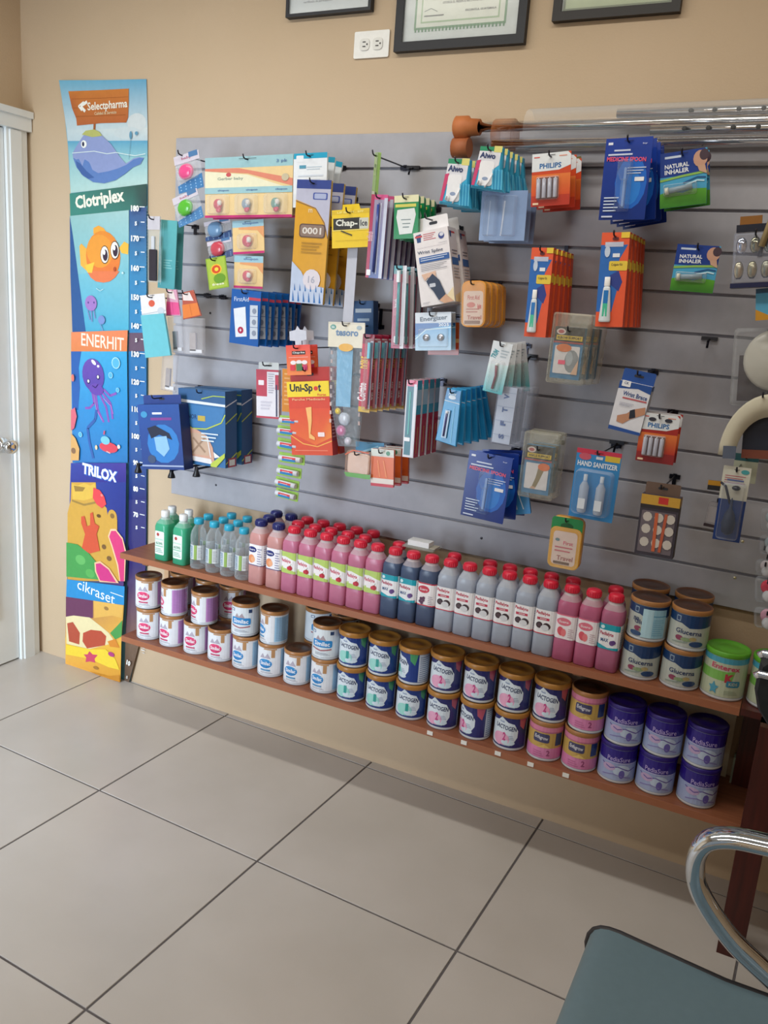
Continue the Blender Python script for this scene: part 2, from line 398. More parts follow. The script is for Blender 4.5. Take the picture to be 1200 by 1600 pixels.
# right end: dark wooden cabinet, its post, and the cream board behind the last cans
g = G(); g.box(2.145, 2.75, -.05, -.002, Z2+.001, Z1-.019, 'FFFFFF', DWOOD)
cb = g.obj('dark_wooden_cabinet', label='dark red wooden cabinet end at the right of the shelves', cat='cabinet')
g = G(); g.box(2.185, 2.245, -.325, -.265, 0, Z1-.0, 'FFFFFF', DWOOD); g.obj('post', cb)
g = G(); g.box(2.185, 2.75, -.30, -.255, Z1-.08, Z1-.0, 'FFFFFF', DWOOD); g.obj('rail', cb)
g = G(); g.box(2.137, 2.75, -.247, -.002, Z1-.018, Z1, 'FFFFFF', DWOOD); g.obj('top_board', cb)
g = G(); g.box(2.165, 2.75, -.262, -.25, Z2-.055, Z2-.022, 'FFFFFF', DWOOD); g.obj('rail', cb)
g = G(); g.box(1.975, 2.128, -.02, -.001, Z2+.001, Z1-.02, 'EAE2C8', 'paper'); g.obj('cream_board', label='plain cream board on wall behind the last purple cans', cat='board')
x, y = (2.1619,-0.0349)
g = G(); g.box(x-.022, x+.018, y-.01, y+.018, .3225, .40, 'AEBBA8', 'paper'); p_ = Print(); p_.rect(x-.015, .375, x+.012, .385, '7FA08A').lines(x-.015, x+.01, .335, .365, 4, '8A9A90'); g.put(p_, y=y-.01)
g.obj('small_box', label='small pale green carton standing on lower shelf by the cabinet', cat='box')

# ================================================================ growth chart poster on the wall
def curl(x, z):
    a = max(0, (z-1.95)/.28); b = max(0, (-.22-x)/.2); c = max(0, (.16-z)/.16)*max(0, (x+.12)/.12)
    return .0035+.012*a*b+.006*c
def pm(x, z, l): return (x, -curl(x, z)-l, z)
EL = [(-0.3988,2.2222),(-0.3794,2.1098),(-0.369,2.0027),(-0.3598,1.8281),(-0.3626,1.5111),(-0.356,1.1547),(-0.3697,0.7764),(-0.3816,0.5112),(-0.3899,0.2638),(-0.3952,-0.0091)]
ER = [(-0.0054,2.2111),(-0.0016,2.1054),(0.0022,2.002),(0.0037,1.8406),(0.0065,1.5425),(0.0097,1.2),(0.0131,0.8414),(0.0122,0.5975),(0.0111,0.3655),(-0.0689,-0.0057)]
g = G(); rows = []
def lerp(a, b, t): return (a[0]+(b[0]-a[0])*t, a[1]+(b[1]-a[1])*t)
for a, b_ in zip(EL, ER): rows.append([pm(*lerp(a, b_, t/8), 0) for t in range(9)])
g.grid(rows, '6FB0C8', 'gloss', closed=False)
class PPrint(Print):
    def ell(s, cx, cz, rx, rz, c, n=14, rot=0, c2=None): return Print.ell(s, cx, cz, rx*1.22, rz, c, n, rot, c2)
    def text(s, t, cx, cz, w_, h_, c, rot=0, bold=.02): return Print.text(s, t, cx, cz, w_*1.2, h_, c, rot, bold)
g.grid([[(x, y+.0008, z) for x, y, z in r] for r in rows], 'E8E8E8', 'paper', closed=False)
P = PPrint()
# sky and first sea
P.add([(-0.3988,2.2222),(-0.0054,2.2111),(0.0016,2.0589),(-0.371,2.0585)], ['6FB0CC', '62A6C8', 'C6D6DA', 'C2D4DA'])
P.add([(-0.371,2.0585),(0.0016,2.0589),(0.002,2.0163),(-0.3686,2.0221)], ['C6D6DA', 'D2DCDC', 'BCD0D8', 'BCD0D8'])
P.ell(*(-0.0468,2.0763), .035, .03, 'CFD8DA').ell(*(-0.09,2.0445), .05, .02, 'C8D5D9')
P.add([(-0.3686,2.0221),(0.002,2.0183),(0.0025,1.9651),(-0.3632,1.9789)], ['5FA5C6', '5FA5C6', '8FC4CF', '8FC4CF'])
P.add([(-0.3632,1.9789),(0.0025,1.9692),(0.0033,1.8782),(-0.3594,1.8458)], ['8FC4CC', '93C6CE', 'BCDAD6', 'B4D6D2'])
# wooden sign and whale
P.line([(-0.238,2.0851),(-0.2414,2.0474)], .010, '9C5A32')
P.add([(-0.356,2.1849),(-0.0817,2.1844),(-0.0816,2.1462),(-0.0843,2.0935),(-0.093,2.0774),(-0.208,2.0781),(-0.3208,2.0723),(-0.3235,2.0956),(-0.3415,2.1298),(-0.3473,2.151)], ['C87A3A']*3+['B5653A']*7)
for a in ([(-0.341,2.1592),(-0.0845,2.1584)], [(-0.3353,2.1297),(-0.0902,2.1282)], [(-0.3234,2.1019),(-0.0959,2.102)]): P.line(a, .0015, 'A05A2C')
P.line([(-0.2706,2.1485),(-0.3013,2.1349),(-0.2802,2.1175)], .010, 'EFEFE6').line([(-0.2858,2.149),(-0.3105,2.1352),(-0.2954,2.1201)], .005, 'EFEFE6')
P.text('Selectpharma', *(-0.1778,2.132), .152, .034, 'F2EEDE', .03).text('Calidad & Servicio', *(-0.1869,2.1107), .085, .010, 'E2C8A0', .02)
P.poly([(-0.2413,2.0579),(-0.2053,2.0384),(-0.1606,2.0084),(-0.1192,1.9661),(-0.0927,1.945),(-0.0578,1.9615),(-0.0347,1.9654),(-0.0117,1.9632),(-0.0259,1.9426),(-0.0606,1.9324),(-0.0956,1.9115),(-0.14,1.8903),(-0.1942,1.8795),(-0.2462,1.8836),(-0.2954,1.9051),(-0.3262,1.9332),(-0.3414,1.9614),(-0.3442,1.9809),(-0.3282,2),(-0.2998,2.0295),(-0.2749,2.0523)], '8E9CCB')
P.poly([(-0.3414,1.9658),(-0.3258,1.9592),(-0.2977,1.9654),(-0.2639,1.9502),(-0.2488,1.9244),(-0.2214,1.9137),(-0.1729,1.92),(-0.1311,1.9284),(-0.0898,1.9408),(-0.0578,1.9573),(-0.0289,1.9633),(-0.0117,1.9611),(-0.0288,1.9426),(-0.0606,1.9324),(-0.0956,1.9115),(-0.14,1.8903),(-0.1942,1.8795),(-0.2462,1.8836),(-0.2954,1.9051),(-0.3262,1.9332)], '5D80BE')
P.poly([(-0.329,1.9549),(-0.3073,1.9461),(-0.2766,1.9202),(-0.2399,1.8987),(-0.2707,1.8943),(-0.3016,1.9094),(-0.3231,1.9332)], '3F62A2')
P.poly([(-0.2966,2.0422),(-0.2779,2.0545),(-0.2383,2.0579),(-0.2142,2.049),(-0.2023,2.0362),(-0.2477,2.0328)], 'B5B86A')
P.ell(*(-0.2878,2.0102), .011, .013, 'F4F4F0').ell(*(-0.2908,2.0102), .0045, .008, '2A2E50')
P.line([(-0.3442,1.9809),(-0.239,1.9862),(-0.1786,1.9771),(-0.1369,1.9809),(-0.0898,1.9742),(-0.0491,1.9697),(-0.0033,1.9754)], .0025, 'DCEBEA')
P.ell(*(-0.0697,2.0359), .005, .013, '5F97B4').ell(*(-0.0438,2.0416), .006, .006, '5F97B4').line([(-0.0697,2.0318),(-0.0781,1.9575)], .0015, '6AA0B8')
# Clotriplex band
P.add([(-0.3595,1.8436),(0.0033,1.8782),(0.004,1.807),(-0.0747,1.7909),(-0.3578,1.766)], ['3F8A7E', '33504A', '33464A', '3C7A70', '3F8A7E'])
P.text('Clotriplex', *(-0.2145,1.8211), .196, .058, 'F4F2E2', .13, .035)
# ruler column
P.add([(-0.0747,1.7909),(0.004,1.8028),(0.006,1.5971),(-0.074,1.5935)], ['3E5E92', '43588A', '3F86B4', '3A88B8'])
P.add([(-0.074,1.5935),(0.006,1.5971),(0.008,1.3757),(-0.0733,1.3694)], ['3A88B8', '3F86B4', '3C8CC0', '3684B8'])
P.add([(-0.0733,1.3694),(0.008,1.3757),(0.0087,1.3101),(-0.0762,1.3027)], ['6A5468']*4)
P.add([(-0.0762,1.3027),(0.0087,1.3101),(0.0111,1.0527),(-0.0723,1.0422)], ['2F78B0', '2F78B0', '3A6AA8', '3A6AA8'])
P.add([(-0.0723,1.0422),(0.0111,1.0527),(0.0138,0.7629),(-0.0745,0.7481)], ['3A6AA8', '3A6AA8', '2C2F6E', '2A3478'])
P.add([(-0.0745,0.7481),(0.0138,0.7629),(0.013,0.511),(-0.077,0.4926)], ['3A3E7A', '3A3E7A', '3A3470', '3A3470'])
P.add([(-0.077,0.4926),(0.013,0.511),(-0.0134,0.1897),(-0.0895,0.1706)], ['3A3470', '3A3470', '8A6A5A', '7A5A52'])
P.add([(-0.0895,0.1706),(-0.0134,0.1897),(-0.0689,-0.0057),(-0.0926,0.0017)], ['77604F', '77604F', '6A5648', '6A5648'])
# panel with the puffer fish
P.add([(-0.3578,1.766),(-0.0747,1.7909),(-0.074,1.5935),(-0.3552,1.5577)], ['94C2C2', 'A6CCCC', '7FC0CC', '84C0CA'])
P.add([(-0.3552,1.5577),(-0.074,1.5935),(-0.0733,1.3762),(-0.3525,1.35)], ['74BCCE', '7FC0CC', '4FAECC', '4AA4C8'])
P.poly([(-0.3578,1.766),(-0.343,1.6947),(-0.3196,1.5594),(-0.2988,1.4453),(-0.2838,1.3553),(-0.3525,1.35),(-0.3585,1.5575)], '2F5A94')
P.poly([(-0.3116,1.6619),(-0.3019,1.6713),(-0.2675,1.6478),(-0.243,1.5813),(-0.2715,1.5731),(-0.3063,1.5943)], 'EDB24C').poly([(-0.2416,1.7265),(-0.2167,1.7359),(-0.1921,1.7278),(-0.1739,1.7085),(-0.2418,1.7066)], 'F0A840').poly([(-0.1193,1.662),(-0.0952,1.6847),(-0.0743,1.6767),(-0.0772,1.6417),(-0.1072,1.6449)], 'F2BC48')
P.ell(*(-0.1958,1.6304), .068, .088, 'E98F34', 22, c2='E7763F').ell(*(-0.2112,1.6476), .052, .058, 'ED9C3C', 18).poly([(-0.2747,1.5753),(-0.1163,1.5827),(-0.1376,1.5594),(-0.1622,1.5447),(-0.1933,1.5386),(-0.2308,1.5411),(-0.2559,1.5535)], 'E77C50').poly([(-0.2839,1.5953),(-0.2364,1.6086),(-0.2494,1.5697),(-0.2715,1.5709)], 'F4C84A')
for i, (cx, cz) in enumerate(((-0.1865,1.6363), (-0.1375,1.6537))):
    P.ell(cx, cz, .0175, .032, '5A3A2A').ell(cx, cz, .0155, .029, 'F6F2E4').ell(cx+.003, cz-.002, .010, .020, '3A2A3E').ell(cx-.002, cz+.008, .005, .009, 'FFFFFF')
P.ell(*(-0.1376,1.5884), .005, .008, 'B4502A')
P.ell(*(-0.2537,1.4621), .024, .028, 'A27AC0').ell(*(-0.2664,1.4636), .003, .004, '5A4488').ell(*(-0.2378,1.4654), .003, .004, '5A4488')
for a in ([(-0.27,1.4356),(-0.2575,1.4017)], [(-0.2508,1.4369),(-0.248,1.3954)], [(-0.238,1.4377),(-0.232,1.4081)]): P.line(a, .003, '8A70B8')
P.ell(*(-0.2004,1.4058), .014, .016, '7A90C8').line([(-0.2068,1.3914),(-0.1943,1.3669)], .003, '7A90C8').ell(*(-0.0981,1.5769), .004, .004, 'C8E4EC').line([(-0.2247,1.5165),(-0.2059,1.5084),(-0.1903,1.5161)], .002, 'BFE2EA')
# ENERHIT band
P.add([(-0.3525,1.35),(-0.0734,1.3785),(-0.0762,1.3027),(-0.3538,1.2783)], ['E88A5E', 'E8865C', 'DE8450', 'DE8450'])
P.text('ENERHIT', *(-0.1961,1.3272), .175, .046, 'F6E4D2', -.01, .01)
# octopus panel
P.add([(-0.3538,1.2783),(-0.0762,1.3027),(-0.0724,1.09),(-0.3544,1.0566)], ['4AA8D4', '3CA4D4', '2C8CC8', '3A8CC8'])
P.add([(-0.3544,1.0566),(-0.0724,1.09),(-0.0718,0.8921),(-0.3546,0.8505)], ['3A8CC8', '2C8CC8', '2E76B4', '3A7CBC'])
P.poly([(-0.3538,1.2783),(-0.301,1.283),(-0.3151,1.2194),(-0.3096,1.1475),(-0.3208,1.0606),(-0.351,1.057)], '2F60A8')
for a in ([(-0.2474,1.1372),(-0.238,1.0947),(-0.2611,1.075),(-0.2841,1.0722)], [(-0.2311,1.139),(-0.2187,1.0726),(-0.1899,1.0299)], [(-0.2149,1.1407),(-0.1767,1.0873),(-0.1641,1.0332)], [(-0.1988,1.1425),(-0.1543,1.1043),(-0.1449,1.0477)], [(-0.1892,1.1531),(-0.1574,1.1327),(-0.1257,1.1457)]): P.line(a, .009, '8A5AB4')
for a in ([(-0.2377,1.131),(-0.2252,1.0719),(-0.1963,1.0365)], [(-0.1894,1.1195),(-0.1511,1.0951),(-0.1416,1.0673)]): P.line(a, .003, 'C07AC8')
P.line([(-0.2252,1.0719),(-0.232,1.0345),(-0.2718,0.9975),(-0.2625,0.9442),(-0.2432,0.8845)], .012, '3A62A8')
P.ell(*(-0.2403,1.2004), .045, .062, '6A4EA8', 20, .2, c2='5A46A0').ell(*(-0.2246,1.1493), .030, .022, '6A4AA8')
P.ell(*(-0.2366,1.2484), .011, .007, 'F0ECF8', rot=-.6).ell(*(-0.2142,1.2363), .005, .005, 'F0ECF8')
for cx, cz in ((-0.2633,1.1753), (-0.2145,1.1958)): P.ell(cx, cz, .007, .009, '2A2458').ell(cx, cz+.001, .004, .006, 'F4F4FA')
P.line([(-0.2439,1.1617),(-0.2277,1.155),(-0.2147,1.1695)], .0025, '3A2A6A')
for cx, cz, r_ in ((-0.1256,1.2564)+(.017,), (-0.1508,1.2094)+(.009,), (-0.1163,1.1586)+(.007,), (-0.3055,0.9683)+(.008,)): P.ell(cx, cz, r_, r_*1.25, 'A8DCEC').ell(cx, cz, r_*.8, r_*1.05, '5AB2DA')
P.ell(*(-0.1612,0.9383), .038, .020, 'DA4A5A').ell(*(-0.1773,0.9631), .019, .016, '7CC4D8').ell(*(-0.2231,0.9297), .005, .009, 'F0D0A8').ell(*(-0.1099,0.9478), .006, .008, 'F0D8D0').line([(-0.171,0.9221),(-0.1516,0.9174)], .004, 'F0B8B0').line([(-0.1836,0.9843),(-0.1803,0.9994)], .006, 'D8506A')
P.poly([(-0.351,1.057),(-0.3307,1.0693),(-0.3212,1.0358),(-0.3353,0.9894),(-0.3524,0.9772)], 'D86A7A').poly([(-0.3526,0.9671),(-0.3292,0.9502),(-0.3096,0.9127),(-0.3136,0.8667),(-0.3544,0.8607)], 'D8A868').ell(*(-0.3402,0.9008), .010, .012, '8A6A50')
P.ell(*(-0.3389,1.1808), .006, .014, 'E07A68')
# TRILOX band
P.add([(-0.3546,0.8505),(-0.0718,0.8921),(-0.0716,0.8183),(-0.3594,0.7729)], ['3A4A9C', '4A3C94', '352F86', '343C90'])
P.text('TRILOX', *(-0.2024,0.8341), .152, .050, '3A6AC0', -.06, .09).text('TRILOX', *(-0.2057,0.8349), .148, .044, 'F2F4FA', -.06, .04)
# castle and coral panel
P.add([(-0.3594,0.7729),(-0.0716,0.8183),(-0.0741,0.5963),(-0.3705,0.5401)], ['3A4A9A', '2A3A8C', '28307E', '3A4A9A'])
P.add([(-0.3705,0.5401),(-0.0741,0.5963),(-0.0833,0.3971),(-0.3845,0.3616)], ['3A4A9A', '28307E', '5A3A78', '4A6A5A'])
P.poly([(-0.3525,0.7739),(-0.2241,0.7942),(-0.218,0.7368),(-0.1686,0.7018),(-0.1589,0.6447),(-0.1196,0.5877),(-0.0999,0.5139),(-0.1031,0.4218),(-0.3809,0.3623),(-0.3756,0.6451),(-0.3572,0.7006)], 'CFA046')
P.poly([(-0.3492,0.7693),(-0.3185,0.7665),(-0.2844,0.7821),(-0.2509,0.7773),(-0.2275,0.7911),(-0.2246,0.7357),(-0.2853,0.7127),(-0.3468,0.7076)], 'DCB44E').poly([(-0.339,0.7632),(-0.2779,0.7653),(-0.2916,0.7477),(-0.3325,0.741)], '9A7A3C').line([(-0.3503,0.7018),(-0.2855,0.6946),(-0.2248,0.7152)], .008, 'A08042')
P.ell(*(-0.1392,0.6712), .020, .030, 'CFA046').ell(*(-0.1391,0.6763), .009, .010, '8A6A3C').ell(*(-0.2085,0.6641), .009, .007, '6A4A2A').ell(*(-0.1825,0.5445), .009, .010, '7A5A38').ell(*(-0.156,0.5027), .010, .010, '7A5A38').rect(*(-0.1654,0.6666), *(-0.1131,0.5631), 'CFA046')
P.poly([(-0.2343,0.7723),(-0.2012,0.7675),(-0.1783,0.7459),(-0.1685,0.7171),(-0.1917,0.6978),(-0.2182,0.7086),(-0.238,0.7309)], 'E04A50').ell(*(-0.1914,0.7488), .005, .005, 'F08A80')
P.poly([(-0.252,0.6668),(-0.2385,0.6743),(-0.2288,0.632),(-0.2054,0.6233),(-0.219,0.5897),(-0.2027,0.5248),(-0.2536,0.5043),(-0.3016,0.5054),(-0.2801,0.5783),(-0.3001,0.6192),(-0.2997,0.6454),(-0.2826,0.651),(-0.2695,0.6117),(-0.2525,0.62)], 'D0563A')
P.poly([(-0.3814,0.5246),(-0.322,0.528),(-0.2604,0.5029),(-0.2098,0.4654),(-0.2034,0.4056),(-0.3841,0.3808)], '4A9A50').ell(*(-0.3056,0.4673), .022, .02, '66B262').ell(*(-0.2544,0.4216), .020, .018, '5AAA58')
P.poly([(-0.1458,0.6239),(-0.1196,0.6288),(-0.0838,0.5996),(-0.0675,0.5514),(-0.0736,0.4281),(-0.0998,0.4225),(-0.113,0.4852),(-0.1426,0.5574),(-0.1591,0.5931)], 'F2C8A0').poly([(-0.1425,0.6168),(-0.1196,0.6211),(-0.087,0.5939),(-0.0739,0.5501),(-0.0769,0.4274),(-0.0965,0.4232),(-0.1065,0.4866),(-0.136,0.5587),(-0.1525,0.5918)], 'D8407A')
P.poly([(-0.2301,0.4719),(-0.1996,0.4834),(-0.1528,0.464),(-0.1031,0.4139),(-0.2035,0.3976),(-0.227,0.4353)], 'F0C098').poly([(-0.2233,0.468),(-0.1996,0.4754),(-0.1562,0.458),(-0.1163,0.4137),(-0.2001,0.4037),(-0.2202,0.4367)], 'CC3A80')
# cikraset band
P.add([(-0.3807,0.3706),(-0.0735,0.4071),(-0.0766,0.3298),(-0.3857,0.2952)], ['2C8CC8']*4)
P.text('cikraset', *(-0.2225,0.3532), .166, .044, 'EEF4F8', -.12, .0).line([(-0.1464,0.3673),(-0.08,0.3635)], .003, 'EEF4F8')
# treasure and sand panel
P.add([(-0.3857,0.2952),(-0.0766,0.3298),(-0.0895,0.1706),(-0.3927,0.1173)], ['6A3A58', 'D8A048', 'E8B04C', 'E0A850'])
P.add([(-0.3927,0.1173),(-0.0895,0.1706),(-0.0926,0.0017),(-0.3952,-0.0091)], ['E8BC4C', 'E8B440', 'D89838', 'E8A848'])
P.poly([(-0.3857,0.2952),(-0.2383,0.3119),(-0.2389,0.2381),(-0.3874,0.2087)], '6A3A5A').poly([(-0.2348,0.3127),(-0.0799,0.329),(-0.0864,0.2741),(-0.1365,0.273),(-0.232,0.2397)], 'E0B058').ell(*(-0.1668,0.2957), .010, .008, 'A07840')
P.poly([(-0.3874,0.2087),(-0.3442,0.2244),(-0.2563,0.2367),(-0.1944,0.2131),(-0.1535,0.1957),(-0.1197,0.163),(-0.2576,0.1005),(-0.386,0.0906)], 'E6D8A8')
P.poly([(-0.3807,0.1823),(-0.3482,0.1956),(-0.3098,0.1574),(-0.314,0.1059),(-0.3713,0.1056)], 'B4523C').poly([(-0.2921,0.1617),(-0.2498,0.1859),(-0.1945,0.1939),(-0.1672,0.1786),(-0.1742,0.1383),(-0.2717,0.0998),(-0.296,0.1244)], 'B8503A')
P.poly([(-0.1467,0.1973),(-0.113,0.2327),(-0.083,0.2668),(-0.0862,0.1986),(-0.1197,0.1767)], '4F9A50').poly([(-0.1604,0.1583),(-0.1197,0.1794),(-0.0962,0.1471),(-0.1469,0.1397)], 'D88A34')
P.poly([(-0.386,0.0878),(-0.2576,0.1005),(-0.1708,0.1226),(-0.1198,0.0943),(-0.096,0.0536),(-0.1539,0.0493),(-0.258,0.0583),(-0.3905,0.0438)], 'EFD040')
P.poly([(-0.2577,0.0921),(-0.2403,0.0826),(-0.2124,0.087),(-0.2299,0.0656),(-0.2266,0.0497),(-0.2546,0.0479),(-0.2794,0.0386),(-0.2756,0.0594),(-0.2896,0.0698),(-0.2684,0.0753)], 'CC4A68').ell(*(-0.1401,0.1084), .014, .010, 'B04080').ell(*(-0.2232,0.028), .012, .007, 'A87838')
P.poly([(-0.2585,0.0045),(-0.154,0.0101),(-0.096,0.0314),(-0.0926,0.0017),(-0.1886,-0.0021)], 'C88830')
g.put(P, pm, m='gloss', stripe=.05)
# ruler figures and ticks
P = Print()
def rz(v): return v/100
xt = (0.0082,1.1929)[0]
for v in range(14, 181):
    if v % 5 and 12 < v < 184: P.add([(xt-.014, rz(v)), (xt-.002, rz(v)), (xt-.002, rz(v)+.0018), (xt-.014, rz(v)+.0018)], 'C8D4E4', v > 14)
for v in range(15, 181, 5):
    P.add([(xt-(.026 if v % 10 == 0 else .02), rz(v)), (xt-.002, rz(v)), (xt-.002, rz(v)+.003), (xt-(.026 if v % 10 == 0 else .02), rz(v)+.003)], 'F0F2F4')
    big = v % 10 == 0; t = str(v) if big else '5'
    P.text(t, xt-.046+(0 if big else .004), rz(v)-.004, (.036 if v >= 100 else .024) if big else .010, .021 if big else .014, 'F4F4F0', 0, .05)
P.text('10', *(-0.0625,0.0873), .02, .022, 'F4F4F0', -.2, .05).text('5', *(-0.069,0.0248), .008, .012, 'E4E4E0', -.2, .03)
g2 = P; g.put(P, lambda x, z, l: (x, -curl(x, z)-.006-l*0+(-.0001), z) if False else pm(x, z, l+.0115*0+.010*0+.018*0+.0025), m='gloss')
po = g.obj('growth_chart_poster', label='tall sea-life height chart poster standing at the left of the wall', cat='poster')

# ================================================================ cans
def cyl(r, a0=0., cx=0, cy=0, z0=0):
    def f(s_, z, l):
        a = a0+s_/r; return (cx+(r+l)*math.sin(a), cy-(r+l)*math.cos(a), z0+z)
    return f
LID = {'brown': ('4A2C1C', '5E3A24', 'A87444'), 'gold': ('B5813A', 'A87434', 'A87434'), 'purple': ('2A1878', '20125E', '2A1878'), 'green': ('5FA82E', '58A028', '5FA82E')}
def can_proto(name, r, h, body, lid, art, lidover=0., lidh=.012):
    root = G(); n = 32
    root.lathe([(r*.95, 0), (r*.985, .002), (r, .004), (r, .008), (r*.985, .0095), (r*.985, h-lidh-.002), (r, h-lidh)], ['B8BCC4', 'B8BCC4', 'D0D4DA', 'A0A6B0', body, body], 'tin' if False else 'gloss', n)
    p_ = Print(); art(p_, r, h-lidh-.012); root.put(p_, cyl(r*.985, 0, z0=.010), m='gloss', stripe=r*.2, eps=.00012)
    o = root.obj(name)
    c0, c1, c2 = LID[lid]; lr = r+lidover; g = G()
    g.lathe([(lr, h-lidh-.001), (lr+.0008, h-lidh+.001), (lr+.0008, h-.002), (lr-.001, h), (lr-.004, h), (lr-.006, h-.0025), (r*.45, h-.0025), (r*.4, h-.0018), (.002, h-.0015)], [c2, c2, c2, c1, c1, c0, c0, c0], 'plastic', n, cap0=False)
    g.obj('lid', o); return o
def art_infant(c1, c2, c3, band):
    def f(p, r, h):
        W = PI*r
        p.rect(-W, 0, W, h, 'E4E6EC'); p.rect(W*.28, .002, W*.72, h-.004, band)
        p.rect(-W*.72, .002, -W*.95, h-.004, band)
        p.poly([(-.02, h*.95), (.006, h*.95), (.006, h*.66), (.018, h*.66), (.018, h*.95), (.024, h*.95), (.024, h), (-.02, h)], 'B98C62')
        p.poly([(-.034, h*.62), (-.024, h*.80), (-.016, h*.66), (-.006, h*.82), (.004, h*.62)], 'B0A8B8')
        p.ell(-.014, h*.42, .026, h*.20, 'F4F4F8').ell(-.014, h*.42, .024, h*.18, c1, c2=c2).text('Similac' if band == 'A0C8E4' else 'Similac', -.014, h*.43, .036, h*.14, 'F4F4FA', 0, .02)
        p.rr(-.030, h*.14, .004, h*.20, c3).lines(-.03, .012, h*.05, h*.12, 2, '8A8A96').lines(W*.31, W*.69, h*.08, h*.95, 14, mix(band, '6A6A9A', .35))
    return f
def art_blue2(p, r, h):
    W = PI*r; p.rect(-W, 0, W, h, 'DDE4EA'); p.rect(W*.55, .002, W*.9, h-.004, 'A0C8E4')
    p.rr(-.036, h*.84, -.022, h*.94, '3A5A8C').rr(-.034, h*.86, -.024, h*.92, 'DDE4EA').rect(.028, h*.82, .04, h*.95, '28406A').poly([(-.02, h*.6), (-.012, h*.78), (-.004, h*.66), (.006, h*.8), (.016, h*.6)], 'A898A0')
    p.rr(-.032, h*.36, .036, h*.62, '2F88C8', .5).text('Similac', .002, h*.49, .052, h*.16, 'F4F6FA', 0, .02).line([(-.032, h*.30), (0, h*.24), (.034, h*.30)], .004, 'A8626A').lines(-.02, .03, h*.08, h*.18, 3, '8A90A0')
def art_lactogen(num, dark):
    blue = '1F3C86' if num == '1' else '2E3070'; acc = '2E9C94' if num == '1' else 'C84A8A'; tint = '9CD8D0' if num == '1' else 'E8A8C8'
    def f(p, r, h):
        W = PI*r; p.rect(-W, 0, W, h, blue); p.rect(W*.42, .001, W*.86, h-.001, 'C4CEDC').lines(W*.45, W*.83, h*.06, h*.94, 12, '6A7898')
        p.poly([(W*.22, h), (W*.40, h), (W*.34, h*.6), (W*.24, h*.75)], '4A9A6A' if num == '1' else 'C05A70')
        p.poly([(-W*.62, h*.70), (-.030, h*.86), (-.020, h*.99), (.0, h*.84), (.018, h*.80), (.030, h*.58), (.030, h*.36), (.016, h*.10), (-.02, h*.04), (-W*.62, h*.10)], 'DCE6F0')
        p.ell(-.018, h*.26, .026, h*.22, tint).ell(.004, h*.16, .020, h*.09, 'CFE0EC')
        p.text('Nestle', -.018, h*.84, .014, h*.06, '7A90B8').text('LACTOGEN', -.006, h*.66, .062, h*.15, '22305E', -.08, .02).text(num, -.008, h*.36, .009, h*.28, acc, 0, .04).lines(.004, .02, h*.28, h*.44, 3, '9AA8C0').lines(-.018, .01, h*.05, h*.1, 1, '6A7898')
    return f
def art_enfa(p, r, h):
    W = PI*r; p.rect(-W, 0, W, h, 'C9A65C').rect(-W, h*.84, W, h, 'D884A4').rect(-W, 0, W, h*.34, 'D884B4').rect(-W, h*.82, W, h*.86, 'B86A8A')
    p.rr(-.034, h*.50, .012, h*.78, '46466A', .4).text('Enfagrow', -.011, h*.64, .038, h*.15, 'D8D8E0', -.1, .02).rect(.030, h*.42, .052, h*.82, '2A3F78').text('2', .012, h*.18, .010, h*.18, '9A4A78', 0, .02).lines(-.03, .0, h*.06, h*.26, 3, 'C06A98').poly([(-.02, h*.34), (.0, h*.46), (.018, h*.34)], 'E0C070')
def art_purple(p, r, h):
    W = PI*r; p.rect(-W, 0, W, h*.62, 'A8B6DC', '9AA8D4').rect(-W, h*.60, W, h, '2E1E86').text('PediaSure', .0, h*.70, .062, h*.15, 'B8A8E0', .02, .01)
    p.ell(.012, h*.32, .024, h*.20, 'C4D4EC').ell(-.024, h*.40, .018, h*.12, 'C0A8D0').line([(-.045, h*.50), (-.02, h*.38), (.0, h*.46), (.03, h*.34), (.05, h*.42)], .003, '6A5AA8').ell(.012, h*.22, .008, h*.14, '6A60B0').line([(-.04, h*.12), (-.01, h*.2), (.04, h*.08)], .0025, '8A80C0').line([(-.04, h*.585), (.05, h*.585)], .0016, 'C8C0E8')
def art_gluc(p, r, h):
    W = PI*r; p.rect(-W, 0, W, h, 'B8BEB8'); p.poly([(-W, h), (W, h), (W, h*.78), (.03, h*.62), (.0, h*.60), (-.02, h*.72), (-W, h*.74)], '1E3C6A')
    p.rr(-.036, h*.76, -.024, h*.94, '8AA0B8').rr(-.034, h*.79, -.026, h*.91, '1E3C6A').text('Glucerna', .0, h*.47, .066, h*.15, '2A3A66', -.03, .02).ell(-.022, h*.26, .010, h*.08, '8A3A5A').ell(-.004, h*.24, .014, h*.06, '8AA07A').ell(.012, h*.28, .009, h*.06, 'B0A070').ell(.022, h*.12, .018, h*.09, '2A4A78')
    p.line([(-.04, h*.1), (.0, h*.16)], .003, '90A098')
def art_gluc_side(p, r, h):
    art_gluc(p, r, h); p.rect(-.012, .001, .05, h*.92, '9CCBE0').rect(-.012, .001, .014, h*.92, 'B8DCEA').rect(.014, h*.70, .05, h*.73, '5A9AC0').lines(.016, .045, h*.1, h*.65, 8, '7AB4D0').text('na', -.028, h*.55, .016, h*.12, '2A3A66').ell(-.026, h*.1, .016, h*.08, '2A4A78')
